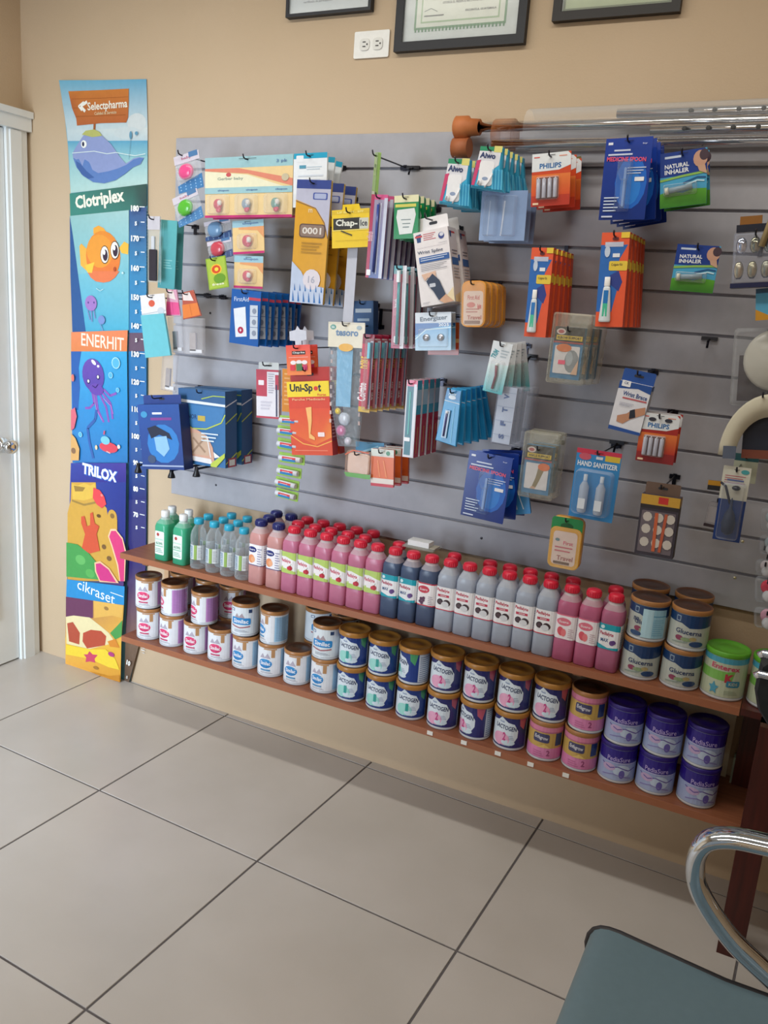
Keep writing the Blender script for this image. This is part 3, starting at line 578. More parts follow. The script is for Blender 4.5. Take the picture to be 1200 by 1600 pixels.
def art_enterex(p, r, h):
    W = PI*r; p.rect(-W, 0, W, h, 'BDC7AE').rect(-W, h*.86, W, h, '4AA0BC').rect(-W, h*.42, .0, h*.66, '7CB858').poly([(0, h*.66), (.02, h*.70), (.014, h*.42), (0, h*.42)], '7CB858')
    p.text('Enterex', -.004, h*.76, .070, h*.13, 'C24A6A', -.04, .03).text('K', .008, h*.50, .022, h*.22, 'B83A4A', 0, .06).rr(.002, h*.28, .036, h*.44, '3A86A8', .5).text('KIDS', .019, h*.36, .022, h*.08, 'BDC7AE').lines(.0, .035, h*.08, h*.2, 3, '9AA890')
    for i in range(5):
        a = PI/2+i*2*PI/5; p.add([(-.026+.013*math.cos(a), h*.20+.018*math.sin(a)), (-.026+.006*math.cos(a+.9), h*.20+.008*math.sin(a+.9)), (-.026+.006*math.cos(a-.9), h*.20+.008*math.sin(a-.9))], '4A9AB8', i > 0)
    p.ell(-.026, h*.20, .007, .010, '4A9AB8')
protos = {
 'pink': (can_proto('formula_can', .0455, .1145, 'E4E6EC', 'brown', art_infant('DE4878', 'C83868', 'C05070', 'C48AC8')), 'white and pink milk formula can with brown lid', .0455, .1145),
 'blue': (can_proto('formula_can', .0455, .1145, 'E4E6EC', 'brown', art_infant('3A90CC', '2A78B8', '5A90B8', 'A0C8E4')), 'white milk formula can with blue oval label and dark lid', .0455, .1145),
 'blue2': (can_proto('formula_can', .0460, .1145, 'DDE4EA', 'brown', art_blue2), 'white formula can with wide blue name band', .0460, .1145),
 'lac1': (can_proto('formula_can', .0455, .1150, '1F3C86', 'gold', art_lactogen('1', 0), .0045, .014), 'navy formula can with green numeral 1 and gold lid', .0455, .115),
 'lac2': (can_proto('formula_can', .0465, .1175, '2E3070', 'gold', art_lactogen('2', 0), .0045, .014), 'navy formula can with pink numeral 2 and gold lid', .0465, .1175),
 'enfa': (can_proto('formula_can', .0490, .1185, 'C9A65C', 'brown', art_enfa), 'yellow and pink formula can', .0490, .1185),
 'purp': (can_proto('nutrition_can', .0500, .1125, 'A8B6DC', 'purple', art_purple), 'purple and lilac nutrition powder can', .05, .1125),
 'gluc': (can_proto('nutrition_can', .0495, .1085, 'B8BEB8', 'brown', art_gluc), 'silver and navy nutrition can with brown lid', .0495, .1085),
 'glus': (can_proto('nutrition_can', .0495, .1085, 'B8BEB8', 'brown', art_gluc_side), 'nutrition can turned to show its light blue panel', .0495, .1085),
 'ent': (can_proto('nutrition_can', .0530, .1270, 'BDC7AE', 'green', art_enterex), 'cream and green nutrition can with bright green lid', .053, .127)}
def relax(xs, rs):
    xs = list(xs)
    for _ in range(60):
        for i in range(1, len(xs)):
            g_ = rs[i]+rs[i-1]+.0012-(xs[i]-xs[i-1])
            if g_ > 0: xs[i] += g_/2; xs[i-1] -= g_/2
    return xs
LR = lambda k: protos[k][2]+(.006 if k[:3] == 'lac' else .001)
used = set()
def place(key, x, y, z, rot, label, group, table=protos):
    o = table[key][0]
    if key in used: o = dup(o)
    used.add(key); o.location = (x, y, z); o.rotation_euler = (0, 0, rot)
    o['label'] = label; o['category'] = 'can' if table is protos else 'bottle'; o['group'] = group
    return o
OR = ['first', 'second', 'third', 'fourth', 'fifth', 'sixth', 'seventh', 'eighth', 'ninth', 'tenth', 'eleventh', 'twelfth', 'thirteenth', 'fourteenth', 'fifteenth', 'sixteenth', 'seventeenth', 'eighteenth', 'nineteenth', 'twentieth', 'twenty-first', 'twenty-second', 'twenty-third', 'twenty-fourth']
lower = [('pink', 0.1947, .45), ('pink', 0.2997, .1), ('pink', 0.407, .3), ('pink', 0.5112, .35), ('blue', 0.6147, .1), ('blue', 0.7177, .3), ('blue', 0.8202, .2),
 ('blue', 0.9241, .1), ('lac1', 1.0268, .1), ('lac1', 1.1309, .1), ('lac1', 1.2294, .2), ('lac2', 1.3391, .05), ('lac2', 1.4397, -.5), ('lac2', 1.5478, .0), ('enfa', 1.6488, .1), ('enfa', 1.7517, .05),
 ('purp', 1.8572, .1), ('purp', 1.9591, .0), ('purp', 2.0679, .2)]
lx = relax([q[1] for q in lower], [LR(q[0]) for q in lower])
for i, (k, _, a) in enumerate(lower):
    x = lx[i]
    r = protos[k][2]; place(k, x, -.235+r, Z2, a+.12, '%s, bottom layer, %s stack from left' % (protos[k][1].split(' with')[0], OR[i]), 'bottom layer of cans on the lower shelf')
upper = [('pink', 220, 999, .45, 0), ('pink', 260, 1011, -.5, 0), ('pink', 306, 1020, -.25, 0), ('blue2', 371, 1044, .1, 0), ('blue', 412, 1056, -.4, 0), ('blue2', 495, 1083, .0, 0), ('lac1', 539, 1095, .1, 0), ('lac1', 585, 1109, .1, 0),
 ('lac1', 632, 1123, -.75, 0), ('lac2', 682, 1138, .1, 0), ('lac2', 731, 1156, .05, 0), ('lac2', 784, 1172, .05, 0), ('lac2', 840, 1190, .0, 0), ('enfa', 895, 1209, .05, 0), ('purp', 955, 1226, .1, 0), ('purp', 1015, 1245, .0, 0), ('purp', 1082, 1264, -.1, 0)]
UX = [0.1888, 0.3054, 0.4374, 0.6069, 0.7228, 0.9264, 1.0291, 1.133, 1.2336, 1.3391, 1.4416, 1.5459, 1.6506, 1.7517, 1.8572, 1.9591, 2.0679]
UX = relax(UX, [LR(q[0]) for q in upper])
base_h = [.1145]*6+[.115]*3+[.1175]*3+[.1185]*2+[.1125]*3
for i, ((k, _, _, a, _), x) in enumerate(zip(upper, UX)):
    r = protos[k][2]; place(k, x, -.235+r, Z2+base_h[i]+.0004, a+.12, '%s, top layer, %s from left' % (protos[k][1].split(' with')[0], OR[i]), 'top layer of cans on the lower shelf')
# cans standing behind, whose lids show between the front ones
for i, (k, x, z_) in enumerate((('pink', .255, 1), ('pink', .37, 1), ('pink', .475, 1), ('blue2', .83, 1), ('blue2', .93, 1))):
    for lv in (0, 1): place(k, x, -.085, Z2+lv*.1149, .7, '%s, %s in back row %s' % (protos[k][1].split(' with')[0], ['lower', 'upper'][lv], ['behind far left cans', 'behind second stack', 'behind the third stack', 'behind the lone can', 'left of numeral 1 cans'][i]), 'back row of cans on the lower shelf')
# cans on the upper shelf
gx = [(1.8755, 'gluc', 'glus'), (1.9789, 'gluc', 'gluc')]
for i, (x, a, b_) in enumerate(gx):
    w_ = ['left', 'right'][i]
    place(a, x, -.185, Z1, .05+.12, 'silver and navy nutrition can, bottom of the %s front stack on upper shelf' % w_, 'nutrition cans on the upper shelf')
    place(b_, x+.004, -.186, Z1+.1089, .1, '%s, top of the %s front stack' % (protos[b_][1], w_), 'nutrition cans on the upper shelf')
    for lv in (0, 1): place('gluc', x-.015+i*.01, -.075, Z1+lv*.1089, .3, 'silver and navy nutrition can, %s of the %s back stack on upper shelf' % (['bottom', 'top'][lv], w_), 'nutrition cans on the upper shelf')
place('ent', 2.0732+.010, -.18, Z1, .15, 'cream and green nutrition can with bright green lid beside navy cans', 'green lidded cans')
place('ent', 2.0732+.122, -.175, Z1, .15, 'green lidded can partly hidden at the right edge of the photo', 'green lidded cans')

# ================================================================ bottles
def sqpath(w_, rc=.012):
    """maps s (0 = middle of the front) round a rounded square"""
    hw = w_/2; fl_ = hw-rc; q = rc*PI/2
    def f(s_, z, l):
        sg = 1 if s_ >= 0 else -1; a = abs(s_)
        if a <= fl_: x, y = a, -hw-l
        elif a <= fl_+q:
            t = (a-fl_)/rc; x, y = fl_+(rc+l)*math.sin(t), -fl_-(rc+l)*math.cos(t)
        else: x, y = hw+l, -fl_+(a-fl_-q)
        return (sg*x, y, z)
    return f
def sqring(w_, z, rc, n=5):
    return [(x, y, z) for x, y in rrect(-w_/2, -w_/2, w_/2, w_/2, min(rc, w_/2-.0005), n)]
def suero(name, liquid, cap, art, top='E4D8DC'):
    g = G(); W = .057
    prof = [(W-.006, .0), (W, .003), (W, .06), (W-.001, .062), (W-.001, .135), (W, .137), (W, .160), (W-.004, .170), (.040, .184), (.034, .190), (.033, .193)]
    rc = [.01, .012, .012, .012, .012, .012, .014, .018, .0198, .0168, .0163]
    cols = [liquid]*6+[liquid, mix(liquid, top, .6), top, top]
    g.grid([sqring(w_, z, c) for (w_, z), c in zip(prof, rc)], cols, 'liquid', cap0=True, cap1=True)
    o = g.obj(name)
    g = G(); f = sqpath(W); s0 = -W*1.05; s1 = W*1.05; N_ = 20; st = (s1-s0)/N_
    g.grid([[f(s0+st*i, z, .0002) for i in range(N_+1)] for z in (.064, .133)], 'EEE8EA', 'gloss', closed=False)
    p_ = Print(); art(p_); g.put(p_, lambda s_, z, l: f(s_, z+.064, l+.0002), m='gloss', stripe=.008, eps=.00012); g.obj('label', o)
    g = G(); n = 20; g.lathe([(.0185, .191), (.0195, .193), (.0195, .206), (.018, .210), (.012, .2125), (.002, .2125)], cap, 'plastic', n)
    for j in range(n): a = 2*PI*j/n; g.box(.0195*math.cos(a)-.0008, .0195*math.cos(a)+.0008, .0195*math.sin(a)-.0008, .0195*math.sin(a)+.0008, .194, .205, cap, 'plastic')
    g.obj('cap', o); return o
LH = .069
def a_green(p):
    p.rect(-.06, 0, .06, LH, 'F2EEF0').poly([(-.06, LH), (.0, LH), (.028, LH), (.028, LH*.62), (-.01, LH*.78), (-.06, LH*.7)], 'B8D070').poly([(-.06, 0), (.028, 0), (.028, LH*.12), (-.02, LH*.30), (-.06, LH*.3)], 'B8D070').poly([(-.05, LH*.25), (.016, LH*.20), (.02, LH*.62), (-.05, LH*.64)], 'F4EEF0')
    p.text('Pedialyte', -.007, LH*.56, .036, LH*.20, 'C84A62', -.05, .03).ell(.010, LH*.27, .008, .008, 'B02A3A').ell(.004, LH*.25, .006, .006, 'C8384A').line([(.010, LH*.36), (.014, LH*.48)], .0012, '5A7A3A').rect(.030, 0, .06, LH, 'F0ECEE').lines(.033, .052, LH*.1, LH*.9, 8, 'C0A8B0')
def a_peach(p):
    p.rect(-.06, 0, .06, LH, 'F2EEF2').ell(-.010, LH*.75, .017, LH*.14, '2A3478').text('Suero', -.010, LH*.75, .022, LH*.10, 'E8E8F4').ell(-.012, LH*.30, .012, .014, 'E8966A').ell(-.006, LH*.28, .008, .010, 'F0B088').lines(.010, .025, LH*.1, LH*.9, 7, '8A88A8').lines(.032, .052, LH*.1, LH*.9, 8, '9A98B8').rect(-.06, 0, .06, .002, '2A3478')
def a_teal(p):
    p.rect(-.06, 0, .06, LH, 'EEEEF2').rect(-.06, LH*.76, .028, LH, '1FA0B4').poly([(-.06, 0), (.028, 0), (.028, LH*.12), (0, LH*.06), (-.02, LH*.16), (-.06, LH*.2)], '1FA0B4').text('Pedialyte', -.006, LH*.60, .036, LH*.18, 'B84A62', -.05, .03).text('MAX', -.010, LH*.36, .02, LH*.14, '3A5A8A').ell(.010, LH*.28, .007, .007, '6A4A8A').ell(.014, LH*.32, .006, .006, '5A3A7A').ell(-.018, LH*.88, .005, .005, 'CFEAF0').lines(.032, .052, LH*.1, LH*.9, 8, '9AB0B8')
def a_grape(p):
    p.rect(-.06, 0, .06, LH, 'F2ECEE').rect(-.06, LH*.95, .06, LH, 'C83048').rect(-.06, 0, .06, LH*.05, 'C83048').ell(-.006, LH*.72, .018, LH*.16, 'C83A50').text('Suero', -.006, LH*.72, .024, LH*.10, 'F2E0E4')
    for x, z in ((-.012, .3), (-.005, .24), (-.014, .18), (-.004, .34), (-.009, .12)): p.ell(x, LH*z, .005, .005, '5A3050', 8)
    p.lines(.010, .024, LH*.1, LH*.5, 5, 'A89AA4').lines(.032, .052, LH*.1, LH*.9, 8, 'B8A8B0')
def a_coco(p):
    p.rect(-.06, 0, .06, LH, 'F2F0F2').rect(-.06, 0, .06, LH*.04, 'C83048').text('Pedialyte', -.005, LH*.84, .038, LH*.17, 'C03A54', -.04, .03).rect(-.020, LH*.58, .014, LH*.68, 'C03A54').text('coco', -.003, LH*.63, .018, LH*.05, 'F4E8EA')
    p.ell(-.012, LH*.36, .009, .009, '3A2A30').ell(.008, LH*.34, .011, .010, '3A2A30').ell(.002, LH*.26, .010, .008, 'F0F0F0').ell(.004, LH*.28, .011, .0085, 'D8D8DC').ell(-.012, LH*.36, .006, .006, '54424A').lines(.032, .052, LH*.1, LH*.9, 8, 'B0A8B4')
def a_straw(p):
    p.rect(-.06, 0, .06, LH, 'F2EAEE').rect(-.06, LH*.95, .06, LH, 'E06A8A').ell(-.004, LH*.70, .020, LH*.16, 'DE7488').text('Suero', -.004, LH*.70, .026, LH*.10, 'F6E4E8').ell(-.010, LH*.30, .009, .013, 'DE5C6A', rot=.3).ell(-.002, LH*.26, .007, .011, 'E87A80').lines(.010, .024, LH*.1, LH*.5, 5, 'C8A8B0').lines(.032, .052, LH*.1, LH*.9, 8, 'C8A8B8')
RED = 'DC2440'
bt = {'peach': (suero('drink_bottle', 'ECB0AC', '1E2468', a_peach), 'peach drink bottle with navy cap'),
 'green': (suero('drink_bottle', 'E48CAE', RED, a_green), 'pink bottle with green label'),
 'teal': (suero('drink_bottle', '586A8C', RED, a_teal), 'dark blue bottle with teal label'),
 'grape': (suero('drink_bottle', '5A6888', RED, a_grape), 'dark blue bottle with grape label'),
 'coco': (suero('drink_bottle', 'C4CCDC', RED, a_coco, 'D4D8E0'), 'cloudy white bottle with coconut label'),
 'straw': (suero('drink_bottle', 'DA769C', RED, a_straw), 'pink bottle with strawberry label'),
 'tealp': (suero('drink_bottle', 'D07A9E', RED, a_teal), 'pink bottle with teal label')}
# green rubbing alcohol with white cap
g = G(); W = .056
g.grid([sqring(w_, z, c) for w_, z, c in ((.050, 0, .012), (W, .003, .014), (W, .118, .014), (.052, .130, .018), (.034, .143, .0165), (.026, .148, .0125), (.025, .152, .012))], ['48B88A', '50C296', '50C296', '8ED0B4', 'D0E4DC', 'DCE8E4'], 'liquid', cap0=True, cap1=True)
o = g.obj('lotion_bottle'); g = G(); f = sqpath(W, .014); p_ = Print(); p_.rr(-.021, .022, .019, .104, 'E6F0EA', .2, ).ell(-.007, .092, .006, .006, 'B04A48').text('ALCOHOL', -.001, .062, .030, .009, '2E8A64').rect(-.018, .05, .016, .054, '9AC8B0').lines(-.017, .015, .030, .047, 3, '7AA894').rect(-.018, .074, .016, .078, 'C0DCCC')
g.put(p_, f, m='gloss', stripe=.008); g.obj('label', o)
g = G(); g.lathe([(.0135, .150), (.0145, .152), (.0145, .170), (.013, .172), (.002, .172)], 'ECECEC', 'plastic', 16); g.obj('cap', o)
bt['alc'] = (o, 'green liquid bottle with white cap')
# clear bottle with light blue cap
g = G(); g.lathe([(.020, .004), (.025, .0), (.0268, .006), (.0268, .028), (.0262, .031), (.0262, .085), (.0268, .088), (.0268, .112), (.024, .126), (.0155, .142), (.0135, .146), (.0135, .153)], 'D6E0E6', 'pet', 20, cap1=False)
o = g.obj('water_bottle'); g = G(); f = cyl(.0264, 0); N_ = 16
g.grid([[f(-.045+.09*i/N_, z, .0003) for i in range(N_+1)] for z in (.033, .083)], 'D2D8DC', 'gloss', closed=False)
p_ = Print(); p_.rect(-.03, .036, -.004, .08, '8AA0B4').lines(-.028, -.006, .04, .076, 6, 'D8DEE4').rect(.002, .033, .012, .083, '8FAE5A').rect(.014, .033, .026, .083, 'DDE2E2').lines(.016, .028, .04, .078, 7, '9A9AA4').rect(-.045, .033, -.034, .083, 'B8C4CC'); g.put(p_, f, m='gloss', stripe=.008); g.obj('label', o)
g = G(); g.lathe([(.0155, .152), (.0165, .153), (.0165, .168), (.015, .171), (.002, .171)], '2FA8C8', 'plastic', 18); g.obj('cap', o)
bt['water'] = (o, 'small clear bottle with light blue cap')
front = [('alc', 0.2741), ('alc', 0.3521), ('water', 0.4174), ('water', 0.4816), ('water', 0.542), ('water', 0.6013), ('peach', 0.6668), ('peach', 0.7335),
 ('green', 0.7848), ('green', 0.8467), ('green', 0.9054), ('green', 0.9674), ('green', 1.0258), ('green', 1.0855), ('teal', 1.1437), ('teal', 1.2028), ('grape', 1.2612),
 ('coco', 1.3181), ('coco', 1.374), ('coco', 1.4309), ('coco', 1.4886), ('coco', 1.5469), ('coco', 1.6058), ('straw', 1.6674), ('straw', 1.7252), ('tealp', 1.7858)]
prev = -1
cnt = {}
xs_ = [x for k, x in front]
for i in range(6, len(xs_)):                        # keep a hair of air between neighbours
    if xs_[i]-xs_[i-1] < .0590: xs_[i] = xs_[i-1]+.0590
for (k, _), x in zip(front, xs_):
    cnt[k] = cnt.get(k, 0)+1; total = sum(1 for a, _ in front if a == k)
    where = 'front row' if total == 1 else '%s of %s from left in front row' % (OR[cnt[k]-1], {2: 'two', 4: 'four', 6: 'six'}[total])
    place(k, x, -.205, Z1, random.uniform(-.04, .04), '%s, %s' % (bt[k][1], where), 'front row of bottles on the upper shelf', bt)
back = {'alc': [(0.2501,-0.1471), (0.3232,-0.1403)], 'water': [(0.4075,-0.1459), (0.4714,-0.1451), (0.5315,-0.1353), (0.4556,-0.0636), (0.5218,-0.062)],
 'peach': [(0.6549,-0.1396), (0.6392,-0.0601), (0.6979,-0.0641)],
 'green': [(0.7661,-0.1254), (0.8305,-0.1308), (0.8882,-0.1304), (0.9502,-0.1354), (1.0115,-0.1396), (0.7608,-0.0629), (0.8219,-0.0624), (0.8827,-0.072), (0.9452,-0.0784), (1.0057,-0.075)],
 'teal': [(1.1284,-0.1398)], 'coco': [(1.3094,-0.1413), (1.4205,-0.1451), (1.4803,-0.1419), (1.5409,-0.1449), (1.6026,-0.153)], 'straw': [(1.6639,-0.1527)], 'tealp': [(1.781,-0.1601)]}
rows_y = {}
for k, L_ in back.items():
    for j, (x, y) in enumerate(L_):
        y = -.143 if y < -.105 else -.078
        row = 'middle' if y == -.143 else 'back'
        rows_y.setdefault(row, []).append((x, y, k))
for row, L_ in rows_y.items():
    L_.sort(); last = -9
    for j, (x, y, k) in enumerate(L_):
        x = max(x, last+.0585); last = x
        place(k, x, y, Z1, random.uniform(-.05, .05), '%s, %s row, %s from left' % (bt[k][1], row, OR[j]), 'rear rows of bottles on the upper shelf', bt)
# small white carton lying on the bottle caps
g = G(); g.box(-.05, .05, -.035, .035, 0, .004, 'C0C8C4', 'clear'); g.box(-.038, .030, -.02, .018, .0042, .020, 'E6E8EA', 'paper'); g.box(.032, .05, -.02, .02, .0042, .007, 'A8A090', 'paper')
x, y = (1.2077,-0.1519); o = g.obj('flat_carton', label='small white carton in clear wrap lying on the dark blue bottles caps', cat='carton'); o.location = (x, -.155, .8428+.001)

# ================================================================ goods hanging on the slatwall
def card(name, w, h, art, r=.004, t=.0015, m='gloss', body='E8E8E8', out=None, hole=True, skin='gloss'):
    g = G(); g.prism(out or rrect(-w/2, -h, w/2, 0, r), 0, t, body, m)
    p = Print(w, h); art(p)
    if hole: p.rr(-.1, -.035-.012*.1/h, .1, -.035+.0, '2C2C34', .9)
    g.put(p, m=skin); return g.obj(name)
def part(o, name, fn):
    g = G(); fn(g); return g.obj(name, o)
def bub(o, w, h, x0, z0, x1, z1, d, r=.004, col='F0F4F8', m='clear', name='blister'):
    return part(o, name, lambda g: g.prism(rrect(x0*w, z0*h, x1*w, z1*h, r), -.0012, -d, col, m) if False else g.grid([[(x, -.001, z) for x, z in rrect(x0*w, z0*h, x1*w, z1*h, r)], [(x*1., -d*.7, z) for x, z in rrect(x0*w+.001, z0*h+.001, x1*w-.001, z1*h-.001, r)], [(x, -d, z) for x, z in rrect(x0*w+.003, z0*h+.003, x1*w-.003, z1*h-.003, r)]], col, m, smooth=False, cap1=True))
def box(name, w, h, dp, art, side, tab=0., body='F0F0F0', tabw=1., sidecol=None, tabcol=None):
    """carton: front face at y = 0, hang tab above it when tab > 0; h is the height with the tab"""
    g = G(); zt = -tab
    g.box(-w/2, w/2, 0, dp, -h, zt, body, 'paper')
    if tab:
        o_ = rrect(-w/2*tabw, zt-.002, w/2*tabw, 0, .004); g.prism(o_, dp*.5, dp*.5+.001, tabcol or body, 'paper')
        q = Print(); q.rr(-.012, -tab*.55, .012, -tab*.35, '2C2C34', .9); g.put(q, y=dp*.5)
    p = Print(w, h-tab); art(p); g.put(p, lambda x, z, l: (x, -l, z+zt))
    if side:
        p = Print(dp, h-tab); side(p); g.put(p, lambda x, z, l: (w/2+l, x+dp/2, z+zt))
    return g.obj(name)
HOOKS = []
def hook(x, z, d, end_label):
    k = round((z-ZB)/GR); zg = ZB+max(1, min(11, k))*GR
    g = G(); yf = -d-.022
    g.tube([(x, -.022, z+.002), (x, yf+.012, z), (x, yf+.004, z+.003), (x, yf, z+.012)], .0022, '3C3C44', 'steel', 6)
    o = g.obj('display_hook', label=end_label, cat='hook', group='wire hooks on the slatwall')
    g = G(); lo, hi = min(z-.008, zg-.004), max(z+.008, zg+.004)
    g.box(x-.014, x+.014, -.0225, -.0185, z-.006, z+.006, '3A3A42', 'steel'); g.box(x-.005, x+.005, -.0222, -.0186, lo, hi, '3A3A42', 'steel'); g.obj('hook_plate', o)
    return o
ORD = ['front', 'second', 'third', 'fourth', 'fifth', 'sixth', 'seventh', 'eighth']
def hang(o, q, n, step, what, cat, group=None, fan=0., hk=True, rnd=.012, yaw=0., dx=0.):
    X, Z, d, w, h, a = q; L_ = []
    for k in range(n):
        c = o if k == 0 else dup(o)
        c.location = (X+dx*k, -d+k*step, Z); c.rotation_euler = (0, a+fan*k+(random.uniform(-rnd, rnd) if k else 0), yaw+(random.uniform(-rnd, rnd) if k else 0))
        tag(c, what if n == 1 else what+[', frontmost on its hook', ', %s one back on its hook' % ORD[k]][k > 0], cat, (group or (what+' hanging together')) if n > 1 else group); L_.append(c)
    if hk: hook(X, Z-h*0-.010+.0, d+.004, 'wire hook holding the '+hk if isinstance(hk, str) else 'wire hook holding the '+what)
    return L_

# --- 1 strip of bagged teethers
def teether(w, h, tint, dots, fruit):
    g = G(); g.prism(rrect(-w/2, -h, w/2, 0, .006), .001, .0022, 'D8DCE4', 'bag'); o = g.obj('teether_pack')
    g = G(); p = Print(w, h); p.poly([(-.5, -1), (.5, -1), (.5, -.62), (-.5, -.8)], dots)
    for i in range(5):
        for j in range(3): p.add([(-.42+i*.2, -.94+j*.08), (-.36+i*.2, -.94+j*.08), (-.39+i*.2, -.90+j*.08)], '9AC4E8', i+j > 0)
    p.rect(-.5, -.02, .5, -.24, 'D0C8D4').text('baby', 0, -.13, .4, .09, 'B05A7A').rect(.1, 0, .45, -.14, '4A78A8'); g.put(p); g.obj('printed_card', o)
    part(o, 'teether', lambda g: (g.ball((-.04*w, -.008, -.5*h), .3*w, tint, 'gloss', sy=.35, sz=.8), g.ball((-.04*w, -.012, -.5*h), .12*w, fruit, 'gloss', sy=.5)))
    bub(o, w, h, -.42, -.72, .38, -.28, .014, .006, m='clear'); return o
for q, t, dcol, fr, lb in (((0.3317,1.9399,0.2,0.0985,0.111,-0.2241), 'E8508C', '3A78B0', 'F07AA8', 'pink teether in clear bag, top of the chain beside the poster'), ((0.328,1.8241,0.2,0.1019,0.0914,-0.3418), '5AB83A', '4A80B4', '8AD060', 'green teether in clear bag, second in the chain beside the poster'),
    ((0.4325,1.7507,0.17,0.101,0.0583,-0.1608), '6A90B8', '2A4A80', '4A6A98', 'dark blue dotted teether bag, third in its chain'), ((0.4419,1.6932,0.17,0.0938,0.0581,-0.2056), 'C84A5A', '4A5A88', 'D86A70', 'bagged red teether, lowest in its chain above the green card')):
    hang(teether(q[3], q[4], t, dcol, fr), q, 1, 0, lb, 'teether pack', 'chain of bagged teethers', hk=False)
hook(*(0.3185,1.9327), .2, 'wire hook holding the chain of bagged teethers')
# --- 2 pacifier blister cards
def paci(w, h, n):
    def art(p):
        if n == 3:
            p.rect(-.5, 0, .5, -1, 'E8CC98').rect(-.5, 0, .5, -.18, '9CC4CC').poly([(-.5, -.18), (-.1, -.19), (.5, -.38), (.5, -.50), (0, -.28), (-.5, -.22)], 'DC8A74').poly([(-.5, -.22), (0, -.30), (.4, -.5), (-.5, -.5)], 'E8E4C8')
            p.text('Gerber baby', -.2, -.36, .30, .06, '8A9A90').ell(-.22, -.29, .03, .035, 'C85A60').rect(-.5, -.50, .5, -.60, '9CC4CC').rect(-.5, -.96, .5, -1, 'C8387A').ell(.42, -.36, .04, .06, 'C8BCA0').text('3 pk', .38, -.1, .12, .06, '6A88B0')
            for i in (-.33, 0, .33): p.text('chupon', i+.05, -.55, .13, .035, '5A78A8')
        else:
            p.rect(-.5, 0, .5, -1, 'E8C890').rect(-.5, 0, .5, -.20, '9CC4D4').poly([(-.3, -.2), (.5, -.2), (.5, -.55), (.3, -.32), (-.3, -.26)], 'E0A070').rect(-.5, -.93, .5, -1, 'C8387A').text('chupon', .08, -.10, .5, .09, '5A78A8')
    o = card('pacifier_card', w, h, art, .003, body='E8CC98')
    for i, c in zip(((-.33, 0, .33) if n == 3 else (0,)), ('C83A50', '8A9AA8', '70988C')):
        k = 1 if n == 3 else 3; cz = -.78 if n == 3 else -.62
        part(o, 'pacifier', lambda g: (g.ball((i*w-.03*w*k*0, -.008, cz*h), .05*w*k, c, 'gloss', sy=.5, sz=1.), g.ball((i*w+.025*w*k, -.011, (cz+.02)*h), .028*w*k, 'D8D0C8', 'gloss', sy=.6), g.ball((i*w+.01*w*k, -.009, (cz-.09*1)*h), .03*w*k, 'C8405A', 'gloss', sy=.5)))
        bub(o, w, h, i-.12*(1 if n == 3 else 2.4), -.95+(0 if n == 3 else .08), i+.12*(1 if n == 3 else 2.4), -.62+(0 if n == 3 else .22), .018, .008)
    return o
q = (0.5646,1.9289,0.2,0.3164,0.1721,-0.0299); hang(paci(q[3], q[4], 3), q, 2, .03, 'wide cream and blue card with three pacifiers', 'pacifier pack', dx=.006)
for q, lb, c in (((0.5639,1.7503,0.19,0.1149,0.0971,-0.0801), 'single pacifier card hanging under the wide three-pacifier card', 0), ((0.5719,1.647,0.19,0.1069,0.095,-0.018), 'single pacifier card, lowest in the pacifier chain', 1)):
    hang(paci(q[3], q[4], 1), q, 1, 0, lb, 'pacifier pack', 'single pacifier cards', hk=False)
# --- 3 green card with red ring
q = (0.4653,1.6369,0.215,0.0758,0.0939,-0.1893)
o = card('small_card', q[3], q[4], lambda p: (p.rect(-.5, 0, .5, -1, '8FAE3C').rect(-.44, -.03, .44, -.96, 'A8C04A').ell(-.02, -.38, .28, .17, 'F0C040').ell(-.02, -.38, .22, .13, 'D8502C').ell(0, -.38, .10, .06, 'F4D850').ell(.1, -.68, .3, .16, '6A9A30').text('fresa', 0, -.85, .6, .08, 'F0F0D0')), .002, body='8FAE3C')
hang(o, q, 1, 0, 'small green card with an orange ring print, below the teethers', 'card', hk=True)
# --- 4 combs in teal bags
q = (0.2265,1.7509,0.22,0.0552,0.2007,-0.0111); w, h = q[3], q[4]
g = G(); g.prism(rrect(-w/2, -h, w/2, 0, .004), 0, .002, 'C8D8DC', 'bag'); o = g.obj('comb_pack')
part(o, 'hang_card', lambda g: g.box(-w*.45, w*.45, -.0025, -.0005, -.2*h, 0, 'C8C4CC', 'paper'))
part(o, 'hairbrush', lambda g: (g.prism(rrect(-.24*w, -.98*h, .3*w, -.5*h, .004), -.002, -.010, '2A2430', 'plastic', .002), g.prism(rrect(-.1*w, -.52*h, .12*w, -.3*h, .003), -.002, -.008, 'C8CCD4', 'plastic')))
hang(o, q, 1, 0, 'black hairbrush in a narrow clear bag, overlapping the poster ruler', 'brush pack')
q = (0.2599,1.7436,0.19,0.0696,0.2107,0.0398); w, h = q[3], q[4]
g = G(); g.prism(rrect(-w/2, -h, w/2, 0, .004), 0, .002, '5AA8A8', 'gloss'); p = Print(w, h); p.rect(-.5, 0, .5, -1, '5EB0B4', '4A9CA4').line([(-.3, -.05), (-.34, -.95)], .002, '8AD0D0').lines(-.2, .3, -.7, -.55, 4, '8ACACA'); g.put(p)
hang(g.obj('teal_packet'), q, 2, .03, 'plain teal packet beside the black hairbrush', 'packet', hk=False)
